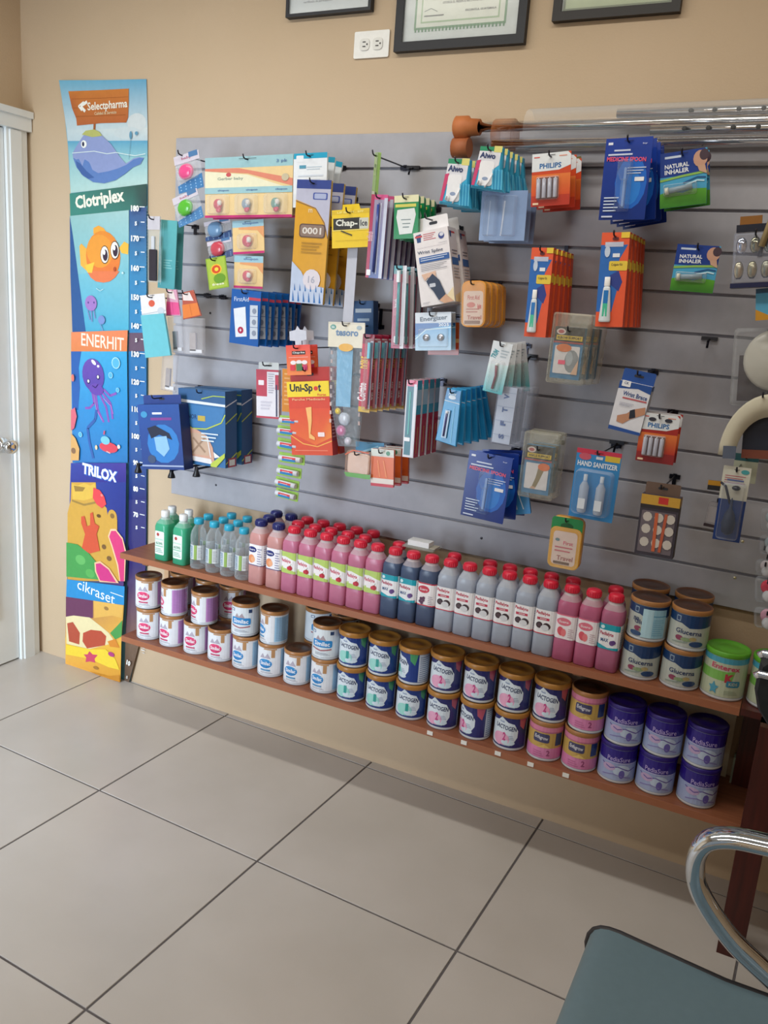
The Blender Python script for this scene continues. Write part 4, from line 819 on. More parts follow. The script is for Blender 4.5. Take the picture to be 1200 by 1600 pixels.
# --- 5 packs under them
q = (0.2209,1.5119,0.22,0.102,0.0663,-0.1322); w = q[3]; h = q[4]
o = card('head_card', w, h, lambda p: (p.rect(-.5, 0, .5, -1, 'E4E0E0').ell(-.05, -.42, .13, .16, 'D8604A').line([(-.5, -.9), (.5, -.8)], .002, 'B8B8C0').ell(.3, -.8, .14, .16, 'C8CCD4')), .004, body='E4E0E0')
part(o, 'pouch', lambda g: (g.prism([(-w*.45, -h*.95), (w*.5, -h*.95), (w*.62, -h*2.95), (-w*.42, -h*3.0)], -.002, -.012, '6CBECB', 'gloss', .002), g.box(-w*.15, w*.2, .000, .004, -h*2.7, -h*1.6, 'D8CC9A', 'plastic')))
hang(o, q, 1, 0, 'teal net pouch with white head card overlapping the poster ruler', 'pouch')
for q, c1, c2, lb in (((0.2839,1.5315,0.2,0.0606,0.0818,-0.0819), 'D8A0B8', 'E0508C', 'pink packet beside the white head card'), ((0.3475,1.5301,0.2,0.0747,0.0832,-0.2384), 'B85A4A', 'E07A30', 'orange powder packet with slanted top, left of the teal grooves')):
    w, h = q[3], q[4]; g = G(); g.prism([(-w*.3, 0), (w*.3, 0), (w*.5, -h), (-w*.5, -h)], 0, .005, c1, 'gloss', .001)
    p = Print(w, h); p.poly([(-.4, -.45), (.42, -.5), (.46, -.96), (-.46, -.96)], c2).poly([(-.28, -.05), (.1, -.05), (.25, -.4), (-.3, -.3)], 'E8D8D4').line([(0, -.5), (.02, -.9)], .0015, mix(c2, '601010', .3)); g.put(p)
    hang(g.obj('hanging_packet'), q, 1, 0, lb, 'packet')
for q, lb in (((0.2933,1.4471,0.2,0.058,0.1134,-0.0886), 'empty-looking clear bag under the pink packet'), ((0.3697,1.4484,0.2,0.0806,0.1142,-0.0481), 'clear bag with small silver parts under the orange packet'), ((0.2768,1.3297,0.2,0.0609,0.1238,0.0598), 'long clear bag hanging lowest beside the poster')):
    w, h = q[3], q[4]; g = G(); g.prism(rrect(-w/2, -h, w/2, 0, .003), 0, .012, 'D8D4D8', 'bag', .003); o = g.obj('clear_bag')
    part(o, 'item', lambda g: (g.box(-w*.2, w*.1, .003, .009, -h*.9, -h*.4, 'C8C4C8', 'steel'), g.box(-w*.2, w*.4, .003, .008, -h*.95, -h*.86, 'E8E8EC', 'plastic')))
    hang(o, q, 1, 0, lb, 'bag', hk=False)
# --- 6 white packs and gold packs
q = (0.7802,1.9354,0.2,0.1115,0.1464,-0.0325)
def art6(p): p.rect(-.5, 0, .5, -1, 'E4E8EE').rect(-.5, 0, .5, -.1, '2FA0C4').rr(-.42, -.04, -.2, -.16, 'E4E8EE').lines(-.1, .35, -.25, -.33, 2, 'B8C8D4').rect(-.32, -.22, -.12, -.28, '5A9AB4').lines(-.35, .4, -.4, -.8, 5, 'D0D8E4')
hang(card('white_packet', q[3], q[4], art6, .002, t=.006, body='E4E8EE'), q, 3, .045, 'white packet with turquoise top edge', 'packet', fan=.10)
q = (0.8193,1.8581,0.235,0.113,0.3375,0.0187); w, h = q[3], q[4]
def art7(p):
    p.rect(-.5, 0, .5, -1, 'D8A030', 'D49A2C').poly([(-.5, 0), (.5, 0), (.5, -.45), (.38, -.33), (.1, -.22), (-.5, -.16)], 'B8B8CC').rect(-.5, 0, .5, -.07, '3A4A8C').rr(.0, -.10, .42, -.155, '4A5AA0', .4).rr(.04, -.107, .38, -.148, 'A8B0D0', .4)
    p.text('m', -.05, -.245, .12, .03, 'E8D0A0').line([(-.5, -.17), (.1, -.225), (.38, -.34), (.5, -.46)], .0015, '6A5A5A').rr(-.34, -.35, .42, -.46, '5A4640', .45).rr(-.31, -.358, .39, -.452, '8A7468', .45).text('0001', .03, -.405, .56, .055, 'D8D0C8', 0, .03)
    p.lines(-.25, .35, -.50, -.6, 4, 'A87C28').poly([(-.5, -.66), (-.2, -.74), (.0, -.84), (.5, -.86), (.5, -1), (-.5, -1)], 'B8C4DC').ell(.12, -.80, .26, .085, 'D8D0D8').text('16', .12, -.8, .2, .06, 'A8A8B8')
    for i in range(6): p.add([(-.42+i*.16, -.99), (-.36+i*.16, -.99), (-.42+i*.16, -.90)], '2E6CB0', i > 0)
    for i in range(6): p.add([(-.38+i*.16, -.90), (-.34+i*.16, -.90), (-.38+i*.16, -.84)], '2E6CB0', i > 0)
o = card('insole_pack', w, h, art7, .003, t=.008, body='C8A040')
hang(o, q, 3, .05, 'tall gold and lilac packet', 'packet', fan=.02, dx=.012)
# --- 7 green pack seen nearly edge on
q = (0.9926,1.9348,0.2,0.0857,0.1172,0.143)
o = card('green_card', q[3]*.8, q[4], lambda p: (p.rect(-.5, 0, .5, -1, 'A8CC7C').rect(-.4, -.1, .4, -.5, 'BCD890').rect(-.4, -.85, .4, -.98, 'E8E4D0').text('stop', 0, -.3, .5, .12, '5A8A4A')), .003, t=.008, body='98BC6C')
hang(o, q, 1, 0, 'narrow light green pack turned almost edge on', 'pack', yaw=-.95+.0)
# --- 8 yellow card on clip strip
q = (0.9408,1.7818,0.235,0.1189,0.1018,-0.0743); w, h = q[3], q[4]
out = [(-w/2, 0), (-w*.22, 0), (-w*.2, h*.13), (w*.22, h*.13), (w*.26, 0), (w/2, 0), (w/2, -h), (-w/2, -h)]
def art8(p):
    p.rect(-.5, 0, .5, -1, 'E8C41E').rect(-.5, -.03, .5, -.12, 'D8B41C').text('LIP BALM . SPF', 0, -.07, .7, .05, 'F4E480').rect(-.46, -.22, .26, -.52, '26221E').rect(.24, -.24, .48, -.52, 'C8C8BC').text('Chap-', -.1, -.37, .58, .22, 'E4E4D8', -.04, .03).text('Ice', .36, -.37, .18, .16, '3A3A44').rect(-.48, -.53, .48, -.545, 'F4E888').rect(-.4, -.8, .45, -.81, 'C8A818').line([(-.25, -.55), (.05, -.68)], .003, '2A2A24')
g = G(); g.prism(out, 0, .002, 'E8C41E', 'gloss'); p = Print(w, h); art8(p); g.put(p); o = g.obj('lip_balm_card')
hang(o, q, 1, 0, 'yellow lip balm header card above a grey clip strip', 'card')
q = (0.9453,1.685,0.22,0.0321,0.2127,0.0105)
g = G(); w, h = q[3], q[4]; g.prism(rrect(-w/2, -h, w/2, 0, .002), .003, .005, 'B8B8C4', 'gloss'); hang(g.obj('clip_strip'), q, 1, 0, 'long grey plastic clip strip hanging under the yellow card', 'clip strip', hk=False)
for q, lb in (((0.8286,1.8461,0.12,0.0573,0.0551,-0.0494), 'small dark blue box behind the yellow card'), ((0.9273,1.5402,0.1,0.0674,0.1139,-0.0762), 'blue carton with white print behind the clip strip')):
    w, h = q[3], q[4]
    o = box('small_blue_box', w, h, .03, lambda p: p.rect(-.5, 0, .5, -1, '2A5A90').rect(-.4, -.2, .4, -.3, 'C8D4E0').rect(-.3, -.45, .3, -.52, 'A8C0D8').rect(-.5, -.9, .5, -1, '1E4070'), lambda p: p.rect(-.5, 0, .5, -1, '224A7C'), body='2A5A90')
    hang(o, q, 1, 0, lb, 'box')
# --- 9 striped pens
q = (1.0299,1.8211,0.235,0.0509,0.2188,0.0151)
def art9(p):
    p.rect(-.5, 0, .5, -1, 'A89CB4', '5A6CA8').rect(-.5, 0, .5, -.06, 'D05A8C').rect(-.5, -.0, -.3, -1, 'B03A5C').rect(.30, -.04, .5, -1, 'C8CCE0').line([(0, -.1), (0, -.95)], .003, '3A4A80').line([(.14, -.1), (.12, -.95)], .002, 'E0E4F0').rr(-.45, -.90, -.2, -.97, 'F0F0F4').text('toothbrush', -.4, -.5, .5, .09, 'E0B8C8', PI/2)
o = card('toothbrush_pack', q[3], q[4], art9, .002, body='A03A5C')
part(o, 'toothbrush', lambda g: g.tube([(0, -.006, -.93*q[4]), (.001, -.006, -.5*q[4]), (0, -.006, -.12*q[4])], .0035, '3A4C98', 'gloss', 6))
hang(o, q, 8, .026, 'slim violet striped toothbrush pack', 'toothbrush pack', rnd=.008, dx=.004)
# --- 10 green floss
q = (1.1049,1.8216,0.225,0.0725,0.1116,-0.0617)
def art10(p): p.rect(-.5, 0, .5, -1, '1E8A50').rect(-.5, 0, .5, -.16, 'E4E0B8').rect(-.45, -.20, .40, -.27, 'D8D060').poly([(-.36, -.33), (.34, -.30), (.40, -.45), (.26, -.88), (-.26, -.90), (-.40, -.5)], 'E0E4E4').rect(-.2, -.55, .2, -.57, '7A8A8A').rect(-.14, -.64, .18, -.66, '7A8A8A').rect(-.12, -.72, .14, -.74, '7A8A8A')
o = card('floss_pack', q[3], q[4], art10, .008, t=.012, body='1C7E48', out=None); hang(o, q, 4, .035, 'green floss pack with a white label', 'floss pack', rnd=.02)
# --- 11 wrist splint boxes
q = (1.1786,1.7332,0.235,0.0999,0.1922,-0.2148); w = q[3]*1.0; h = q[4]+.04
def art11(p):
    p.rect(-.5, 0, .5, -1, 'ECE6E8').poly([(-.43, -.04), (-.28, -.03), (-.30, -.14), (-.41, -.14)], '2A4A80').rect(-.46, -.05, -.25, -.075, 'C84A50').lines(-.22, .14, -.04, -.14, 4, 'CC6A70').ell(.30, -.10, .085, .045, '3A4A8C').ell(.31, -.085, .06, .025, 'D8D8E4').rect(-.42, -.215, .45, -.218, 'B8B0B8').rect(.2, -.19, .45, -.193, '8A8A98')
    p.text('Wrist Splint', -.06, -.285, .74, .055, '3A4A6A', -.02, .01).rect(-.40, -.34, .47, -.42, '2A5AA0').lines(-.36, .42, -.355, -.41, 2, 'D8E0F0').lines(-.38, .38, -.45, -.54, 4, '8A8A94')
    p.poly([(-.38, -.57), (.04, -.55), (.02, -.68), (-.20, -.62), (-.3, -.66)], 'E0B8A0').poly([(-.26, -.67), (-.06, -.58), (.12, -.68), (.26, -.88), (.05, -.95), (-.08, -.82), (-.2, -.74)], '2E3A54').poly([(.06, -.95), (.27, -.88), (.5, -.99), (.2, -1)], 'D8A888').rr(-.18, -.71, .0, -.76, 'C8CCD8', .5).lines(-.42, -.22, -.95, -.98, 2, 'A0A0A8').poly([(.3, -.9), (.5, -.8), (.5, -1)], 'ECD8B0')
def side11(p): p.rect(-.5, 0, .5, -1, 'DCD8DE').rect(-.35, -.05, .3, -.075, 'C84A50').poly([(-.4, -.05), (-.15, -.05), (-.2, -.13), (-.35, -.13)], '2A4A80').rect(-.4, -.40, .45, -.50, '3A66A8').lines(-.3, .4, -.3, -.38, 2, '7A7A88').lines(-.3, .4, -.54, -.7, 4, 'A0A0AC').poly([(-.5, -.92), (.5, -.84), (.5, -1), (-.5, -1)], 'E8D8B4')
o = box('wrist_splint_box', w, h, .052, art11, side11, .038, 'ECE8EA', .86); q2 = (q[0], q[1]+.038)+q[2:]
hang(o, q2, 2, .075, 'white wrist splint carton with hang tab', 'box', rnd=.01)
# --- 12 red brush packs left of energizer
def artbrush(p, c='B8305C'): p.rect(-.5, 0, .5, -1, c).rect(-.5, 0, .5, -.1, '2A8A94').rect(.2, -.0, .5, -1, 'DCD8E0').rect(-.42, -.1, .1, -.6, mix(c, 'F0A0B0', .3)).rr(-.3, -.85, .1, -.93, 'F0F0F4').text('brush', -.2, -.45, .6, .09, 'F0E0E8', PI/2)
q = (1.105,1.6394,0.23,0.0384,0.2221,-0.0368); o = card('toothbrush_card', q[3], q[4], artbrush, .003, body='D8D8E0')
part(o, 'toothbrush', lambda g: (g.tube([(0, -.006, -.95*q[4]), (.001, -.008, -.5*q[4]), (0, -.006, -.2*q[4])], .004, '2AA0A8', 'gloss', 6), g.box(-.004, .004, -.014, -.006, -.2*q[4], -.06*q[4], 'E8F0F0', 'gloss')))
bub(o, q[3], q[4], -.35, -.97, .35, -.05, .016)
hang(o, q, 4, .05, 'crimson toothbrush card left of the button batteries', 'toothbrush pack', rnd=.03)
# --- 13 button batteries
q = (1.2085,1.5224,0.22,0.1066,0.1016,-0.095)
def art13(p): p.rect(-.5, 0, .5, -1, 'C8CCD4').rect(-.5, -.28, .5, -1, '2A90CC', 'A8C8E0').poly([(-.5, -.28), (.5, -.28), (.5, -.34), (-.1, -.42), (-.5, -.6)], '1E5AA0').line([(-.5, -.7), (-.2, -.45), (.5, -.40)], .003, 'C8E4F4').text('Energizer', .02, -.17, .76, .15, '2A2C3A', .06, .02).text('2025', .3, -.33, .28, .08, 'E0E8F0')
o = card('button_battery_card', q[3], q[4], art13, .004, body='C8CCD4')
for cx in (-.18, .22):
    part(o, 'button_battery', lambda g: (g.lathe([(.0001, .0018), (.0085, .0018), (.0095, .0032), (.0095, .0058), (.0001, .0058)], 'C8C8D0', 'steel', 16)))
    c = o.children[-1]; c.rotation_euler = (PI/2, 0, 0); c.location = (cx*q[3], 0, -.66*q[4])
bub(o, q[3], q[4], -.4, -.92, .42, -.42, .010)
hang(o, q, 2, .03, 'silver and blue card of two button batteries', 'battery pack')
q = (1.219,1.4969,0.165,0.0928,0.0882,-0.076); o = card('orange_battery_card', q[3], q[4], lambda p: p.rect(-.5, 0, .5, -1, 'D86A34', 'C0402C').rect(.1, -.5, .5, -.62, 'F0C080'), .003, body='C85030')
hang(o, q, 1, 0, 'orange card half hidden behind the button batteries', 'battery pack', hk=False)
# --- 14 travel kits
def artkit(p): p.rr(-.5, 0, .5, -1, 'E89A30', .5).rr(-.42, -.22, .40, -.96, 'ECD8D4', .3).text('First Aid', 0, -.36, .5, .10, 'C84A5A').ell(-.1, -.52, .18, .06, 'D87A80').lines(-.3, .25, -.60, -.72, 2, 'C06A70').text('Travel', .05, -.79, .6, .09, 'B84A58').rr(-.36, -.86, .3, -.93, '8A6A70').text('kit', .26, -.55, .16, .1, 'D8506A')
q = (1.3206,1.6111,0.225,0.0668,0.1192,-0.0729); w, h = q[3], q[4]
g = G(); g.prism(rrect(-w/2, -h, w/2, 0, .018), 0, .026, 'E0A030', 'gloss', .005); p = Print(w, h); artkit(p); g.put(p); o = g.obj('travel_kit')
part(o, 'clear_case', lambda g: g.prism(rrect(-w*.5, -h*.98, w*.5, -.02*h, .016), -.002, -.010, 'F4D8A0', 'clear', .004))
hang(o, q, 4, .045, 'orange rounded travel kit case', 'travel kit')
o = dup(o); x, z = (1.2902,1.6168); hang(o, (x, z, .048, w, h, 0), 1, 0, 'travel kit nearest the panel, darker green edged', 'travel kit', hk=False)
# --- 15 floss picks in teal bags
def floss(w, h):
    g = G(); g.prism([(-w*.36, 0), (w*.38, 0), (w*.44, -h*.5), (w*.62, -h), (-w*.52, -h*.94), (-w*.46, -h*.5)], .001, .018, '3CA8D0', 'gloss', .006)
    p = Print(w, h); p.poly([(-.34, -.01), (.36, -.01), (.34, -.4), (.0, -.6), (-.4, -.5)], 'DCDCE4').rect(-.35, .0, .14, -.10, '1E8A60').rect(.12, .02, .38, -.12, 'D8D078').poly([(-.40, -.32), (-.26, -.30), (-.38, -.88), (-.48, -.88)], 'C83A6C').text('Aiwo', -.06, -.2, .52, .13, '2A3A6A', -.05, .04)
    p.rr(-.28, -.32, .20, -.88, 'E8E8EC', .35).ell(-.05, -.72, .10, .04, '8A9AB8')
    for i in range(7): p.add([(.16+i*.05, -.5), (.19+i*.05, -.5), (.26+i*.05, -.95), (.22+i*.05, -.95)], ['58BCE0', '2C94C4'][i % 2], i > 0)
    g.put(p, y=.001); o = g.obj('floss_pick_bag')
    part(o, 'floss_pick', lambda g: (g.tube([(-.26*w, -.004, -.86*h), (-.22*w, -.006, -.76*h), (-.16*w, -.006, -.78*h), (-.16*w, -.004, -.88*h)], .0022, 'F0F0F4', 'gloss', 6), g.tube([(.0*w, -.004, -.92*h), (.12*w, -.006, -.78*h), (.20*w, -.006, -.60*h)], .0022, 'F0F0F4', 'gloss', 6)))
    return o
q = (1.2466,1.9114,0.225,0.0812,0.1187,0.0522); hang(floss(q[3], q[4]), q, 4, .04, 'teal bag of white floss picks, lower left cluster', 'floss pick bag', fan=-.03, rnd=.04)
q = (1.3358,1.9384,0.235,0.0816,0.1062,0.0554); hang(floss(q[3], q[4]), q, 5, .04, 'teal bag of white floss picks under the steel tubes', 'floss pick bag', fan=-.035, rnd=.04)
q = (1.3684,1.84,0.19,0.1246,0.1231,-0.0244); w, h = q[3], q[4]
o = card('empty_blue_blister', w, h, lambda p: p.rect(-.5, 0, .5, -1, '8CA4CC').line([(-.3, -.2), (-.32, -.9)], .003, 'B8C8E4').line([(.02, -.2), (-.02, -.9)], .004, 'DCE4F4'), .003, body='8CA4CC', hole=False)
bub(o, w, h, -.4, -.92, -.12, -.1, .02, col='C8D8F0'); bub(o, w, h, .0, -.92, .3, -.1, .02, col='C8D8F0'); hang(o, q, 3, .04, 'pale blue transparent blister below the floss picks', 'blister pack', hk=False)
# --- 16 batteries
def batt(w, h, dark=False):
    def art(p):
        c = ('B83428', '8A2A2C') if dark else ('D8542C', 'B83A2A')
        p.rect(-.5, 0, .5, -1, c[0], c[1]).poly([(-.5, -.40), (.5, -.40), (.5, -.8), (-.5, -.8)], ['E07A3C']*2+[c[0]]*2).poly([(-.5, 0), (.42, 0), (.5, -.06), (.5, -.25), (.2, -.33), (-.5, -.34)], 'E0E4E8').text('PHILIPS', -.02, -.24, .56, .10, '2A6AA8', 0, .03).rect(-.45, -.06, -.3, -.08, 'D85A50').rect(.2, -.06, .4, -.08, 'E0A090').rr(-.36, -.46, .20, -.86, '5A2A2C', .1).rr(-.45, -.93, -.3, -.97, 'F0D0B0')
        if dark: p.ell(-.2, -.12, .1, .04, '3A3A44').ell(.22, -.12, .1, .04, '3A3A44')
    o = card('battery_card', w, h, art, .003, body='C84A2C')
    for i in range(4):
        x = (-.30+i*.145)*w
        g = G(); g.lathe([(.0001, 0), (.0045, 0), (.005, .001), (.005, .036), (.0018, .0365), (.0018, .038), (.0001, .038)], ['C8C8D0', 'C8C8D0', 'B8B8C8', '5A3A5A', 'D8D8DC', 'D8D8DC'], 'gloss', 12)
        b = g.obj('battery', o); b.location = (x, -.0062, -.85*h); k = (.38*h)/.038; b.scale = (1, 1, k)
    bub(o, w, h, -.36, -.88, .22, -.44, .013); return o
q = (1.4905,1.9252,0.22,0.098,0.1243,-0.0825); hang(batt(q[3], q[4]), q, 3, .05, 'orange and white card of four batteries, top row', 'battery pack')
q = (1.488,1.942,0.08,0.0653,0.1255,-0.1117); o = card('green_edge_card', q[3], q[4], lambda p: p.rect(-.5, 0, .5, -1, '2A6A6A').rect(-.5, 0, .5, -.2, 'C8B85A'), .003, body='2A6A6A'); hang(o, (q[0], q[1], .058, q[3], q[4], q[5]), 1, 0, 'teal card mostly hidden behind the top row batteries', 'card', hk=False)
# --- 17 medicine spoons
def spoon(w, h):
    def art(p):
        p.rect(-.5, 0, .5, -1, '1C3C9A', '16307E').ell(.12, -.55, .34, .32, '2468C8').ell(.12, -.6, .22, .22, '2E80D8').rect(-.44, -.05, -.34, -.08, 'E4E8F4').rect(-.3, -.14, .05, -.16, 'D0D8F0').rect(-.42, -.19, .1, -.21, 'D0D8F0').text('MEDICINE SPOON', -.02, -.26, .84, .055, 'E85A7A', -.04, .03)
        p.lines(.02, .42, -.36, -.46, 3, 'D0DCF0').rr(.2, -.48, .4, -.53, 'F0F0F4').lines(-.42, -.1, -.72, -.92, 5, 'D8E4F8').rect(-.44, -.95, -.2, -.97, 'D0D8F0').text('by', .35, -.08, .1, .02, 'D0D8F0')
    o = card('medicine_spoon_card', w, h, art, .004, body='1C3C9A')
    part(o, 'spoon', lambda g: (g.prism([(-.16*w, -.30*h), (.10*w, -.30*h), (.09*w, -.46*h), (.06*w, -.52*h), (-.08*w, -.52*h), (-.14*w, -.44*h)], -.003, -.016, 'A8C0E8', 'clear', .004), g.prism(rrect(-.06*w, -.86*h, .05*w, -.50*h, .004), -.003, -.012, 'C0D4F0', 'clear', .003), g.prism(rrect(-.03*w, -.84*h, .02*w, -.36*h, .003), -.003, -.006, '9CB8E8', 'gloss', .001)))
    bub(o, w, h, -.18, -.9, .14, -.27, .018, col='A8C8F8'); return o
q = (1.6791,1.9536,0.235,0.1098,0.1835,-0.0283); hang(spoon(q[3], q[4]), q, 4, .05, 'blue medicine spoon card, upper cluster', 'spoon pack', fan=-.045, rnd=.06, yaw=-.05)
q = (1.4206,1.1637,0.235,0.1245,0.1837,0.0503); hang(spoon(q[3], q[4]), q, 3, .05, 'blue medicine spoon card, lower cluster', 'spoon pack', fan=-.06, rnd=.05)
q = (1.4643,1.1286,0.16,0.0632,0.1368,-0.2338); w, h = q[3], q[4]; o = card('light_blue_packet', w, h, lambda p: p.rect(-.5, 0, .5, -1, '3C90D0', '4A9CDC').line([(-.3, -.3), (-.1, -.9)], .004, 'C8E4F8').line([(-.1, -.3), (.2, -.9)], .003, 'D8ECFC'), .003, t=.008, body='3C90D0'); hang(o, q, 1, 0, 'light blue packet tilted behind the lower medicine spoons', 'packet', hk=False)
# --- 18 natural inhalers
def inh(w, h):
    def art(p):
        p.rect(-.5, 0, .5, -1, '4AA0C8').poly([(-.5, 0), (.45, 0), (.5, -.06), (.5, -.44), (-.5, -.44)], '1E3C8C').rect(-.4, -.07, -.05, -.11, 'C8D4E8').text('NATURAL', -.14, -.25, .52, .08, 'E8ECF4', .03, .03).text('INHALER', -.14, -.35, .52, .08, 'E8ECF4', .03, .03).line([(-.5, -.5), (0, -.45), (.5, -.42)], .005, '8CB85A').line([(.0, -.58), (.3, -.50), (.48, -.52)], .003, '2A5A90').line([(.05, -.62), (.3, -.56), (.45, -.58)], .003, 'C8E8F4')
        p.ell(.36, -.18, .15, .15, 'C89A84').ell(.44, -.12, .1, .10, '4A3A44').poly([(.3, -.3), (.46, -.3), (.5, -.46), (.34, -.4)], 'C8A088').poly([(-.5, -.74), (-.3, -.70), (0, -.76), (.2, -.7), (.5, -.72), (.5, -1), (-.5, -1)], ['5AA030']*4+['5AA030', '3A7A28', '3A7A28'])
    o = card('inhaler_card', w, h, art, .003, body='3A7AA0'); g = G(); g.tube([(-.34*w, -.008, -.70*h), (.20*w, -.008, -.66*h)], .006, '8AA0B0', 'gloss', 10); g.tube([(-.38*w, -.008, -.702*h), (-.30*w, -.008, -.697*h)], .008, 'D8D8C8', 'gloss', 10); g.obj('inhaler_tube', o)
    bub(o, w, h, -.42, -.8, .3, -.58, .018); return o
q = (1.8017,1.9271,0.215,0.1035,0.123,-0.1361); hang(inh(q[3], q[4]), q, 2, .04, 'blue and green inhaler card, upper one', 'inhaler pack', fan=-.02)
q = (1.8659,1.7216,0.2,0.0981,0.1068,0.0245); hang(inh(q[3], q[4]), q, 1, 0, 'blue and green inhaler card hanging alone', 'inhaler pack')
# --- 19 toothbrush and paste kits
def kit(w, h):
    def art(p):
        p.rect(-.5, 0, .5, -1, 'E85A30').poly([(-.5, -.13), (.46, -.13), (.2, -.28), (.1, -.5), (.2, -.6), (.05, -.84), (-.5, -.84)], '2468B8').poly([(-.1, -.45), (.2, -.40), (.36, -.52), (.25, -.62), (-.05, -.55)], '2A3C8C').rect(-.35, -.10, .3, -.15, 'C8CCE0').rr(-.16, -.30, .5, -.40, 'E8C840', .3).text('Colgate Kit', .12, -.34, .4, .035, '5A4A2A').rect(-.05, -.22, .2, -.26, 'E8ECF4').rect(.2, -.0, .5, -.06, 'ECC83C').ell(-.25, -.2, .10, .06, 'C8D4E8')
    g = G(); g.prism(rrect(-w/2, -h, w/2, 0, .005), 0, .022, 'E45A30', 'gloss', .003); p = Print(w, h); art(p); p.rr(-.1, -.05, .12, -.08, '6A2A30', .8); g.put(p)
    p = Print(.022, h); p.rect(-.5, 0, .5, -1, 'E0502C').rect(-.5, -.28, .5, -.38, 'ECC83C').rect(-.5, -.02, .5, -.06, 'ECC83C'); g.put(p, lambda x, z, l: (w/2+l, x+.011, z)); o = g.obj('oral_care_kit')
    t = G(); t.lathe([(.0001, -.0), (.2*w, 0), (.22*w, .004), (.13*w, .36*h), (.10*w, .38*h)], ['D8DCE0', 'D8DCE0', 'DCE4EA', 'DCE4EA'], 'gloss', 14, cap1=True); p = Print(); p.rect(-.09*w, .06*h, .08*w, .20*h, '4ABF9A').rect(-.09*w, .20*h, .08*w, .34*h, '2A78C0'); t.put(p, lambda x, z, l: (x, -.20*w+z/h*.2*w-.001, z), m='gloss')
    tb = t.obj('paste_tube', o); tb.location = (-.16*w, -.004, -.95*h); tb.scale = (1, .45, 1)
    g = G(); g.lathe([(.10*w, 0), (.11*w, .002), (.10*w, .10*h), (.0001, .10*h)], 'F0F0F0', 'plastic', 12); c = g.obj('tube_cap', tb); c.location = (0, 0, .382*h)
    return o
q = (1.4996,1.6997,0.235,0.0569,0.2194,-0.0203); hang(kit(q[3], q[4]), q, 5, .042, 'orange and blue toothbrush kit, left cluster', 'oral care kit', fan=-.012, rnd=.01)
q = (1.6764,1.7413,0.235,0.067,0.2218,-0.0517); hang(kit(q[3], q[4]), q, 5, .042, 'orange and blue toothbrush kit, right cluster', 'oral care kit', fan=-.012, rnd=.02)
# --- 20, 21 support boxes in clear bags
def supp(w, h, leg):
    def art(p):
        p.rect(-.5, 0, .5, -1, '2A78A8').rect(-.5, 0, .5, -.28, '262228').ell(-.28, -.09, .16, .06, 'D8C8C4').ell(-.28, -.09, .10, .035, 'B04A50').rect(-.42, -.16, .46, -.25, 'D8B838').text('ANKLE SUPPORT' if leg else 'ELBOW SUPPORT', .02, -.205, .8, .05, '2A2620', 0, .03).rect(-.5, -.28, .5, -.31, 'A83A44').rr(-.42, -.36, .42, -.90, 'DCD8DC', .08)
        if leg: p.poly([(.06, -.38), (.30, -.42), (.12, -.72), (.02, -.86), (-.12, -.84), (-.02, -.66)], '8A7A5A').poly([(-.12, -.84), (.02, -.86), (-.02, -.9), (-.2, -.89)], 'C8A088').ell(.24, -.42, .22, .08, 'E0703A')
        else: p.ell(.18, -.65, .24, .22, '8A9098').ell(.1, -.60, .12, .14, 'A8B0B8').ell(-.12, -.40, .26, .08, 'D8743A').rr(-.26, -.64, -.02, -.72, 'F04A7A').poly([(.2, -.9), (.42, -.6), (.42, -.9)], 'C8A890')
    g = G(); g.box(-w/2, w/2, 0, .022, -h, 0, '2A78A8', 'paper'); p = Print(w, h); art(p); g.put(p); o = g.obj('support_box')
    part(o, 'clear_pouch', lambda g: g.prism(rrect(-w*.62, -h*1.1, w*.66, .035, .006), -.003, .026, 'E0DCC8', 'bag', .004)); return o
q = (1.5909,1.5111,0.225,0.076,0.1292,0.0088); hang(supp(q[3], q[4], False), q, 3, .055, 'elbow support box in clear pouch', 'support box', dx=.006)
q = (1.5459,1.2006,0.215,0.074,0.1293,0.0029); hang(supp(q[3], q[4], True), q, 2, .05, 'ankle support box in clear pouch', 'support box')
# --- 22 tweezer cards fan
q = (1.4183,1.4594,0.225,0.0556,0.1343,0.1246); w, h = q[3], q[4]
o = card('tweezer_card', w, h, lambda p: (p.rect(-.5, 0, .5, -1, 'DCE0E4').poly([(-.5, -.45), (.5, -.42), (.5, -1), (-.5, -1)], ['DCE8E8', 'CCE4E4', '38B0B8', '38B0B8']).text('TRIM', -.28, -.25, .42, .11, '1E8A94', 1.25, .04).lines(.0, .4, -.15, -.32, 3, 'A8B4BC')), .004, body='DCE0E4')
part(o, 'tweezer', lambda g: (g.tube([(-.06*w, -.005, -.45*h), (.03*w, -.006, -.65*h), (-.02*w, -.005, -.92*h)], .0035, '8A4A5A', 'gloss', 6), g.ball((-.04*w, -.006, -.44*h), .004, 'F0F4F4', 'gloss')))
bub(o, w, h, -.35, -.96, .3, -.36, .012)
hang(o, q, 4, .035, 'white and teal tweezer card in a fan', 'tweezer pack', fan=-.11, rnd=.01)
# --- 23 weekly pill boxes
q = (1.453,1.3431,0.2,0.0811,0.1528,0.0413); w, h = q[3], q[4]
g = G(); g.box(-w/2, w*.12, 0, .014, -h, 0, 'C0C8DC', 'gloss'); p = Print(w, h); p.rect(-.5, 0, .12, -1, 'C4CCDE')
for i, ch in enumerate('VTFS'): p.line([(-.48, -.1-.25*i), (.1, -.1-.25*i)], .001, '8A98B8').text(ch, -.2, -.17-.235*i, .16, .10, '2A4A8C', PI/2, .05)
g.put(p, m='gloss'); o = g.obj('pill_organizer'); part(o, 'blister', lambda g: g.prism(rrect(-w*.55, -h*1.03, w*.5, .02*h, .004), -.003, .02, 'D0D8EC', 'clear', .004))
hang(o, q, 3, .04, 'pale lettered pill organizer under the tweezers', 'pill organizer', hk=False)
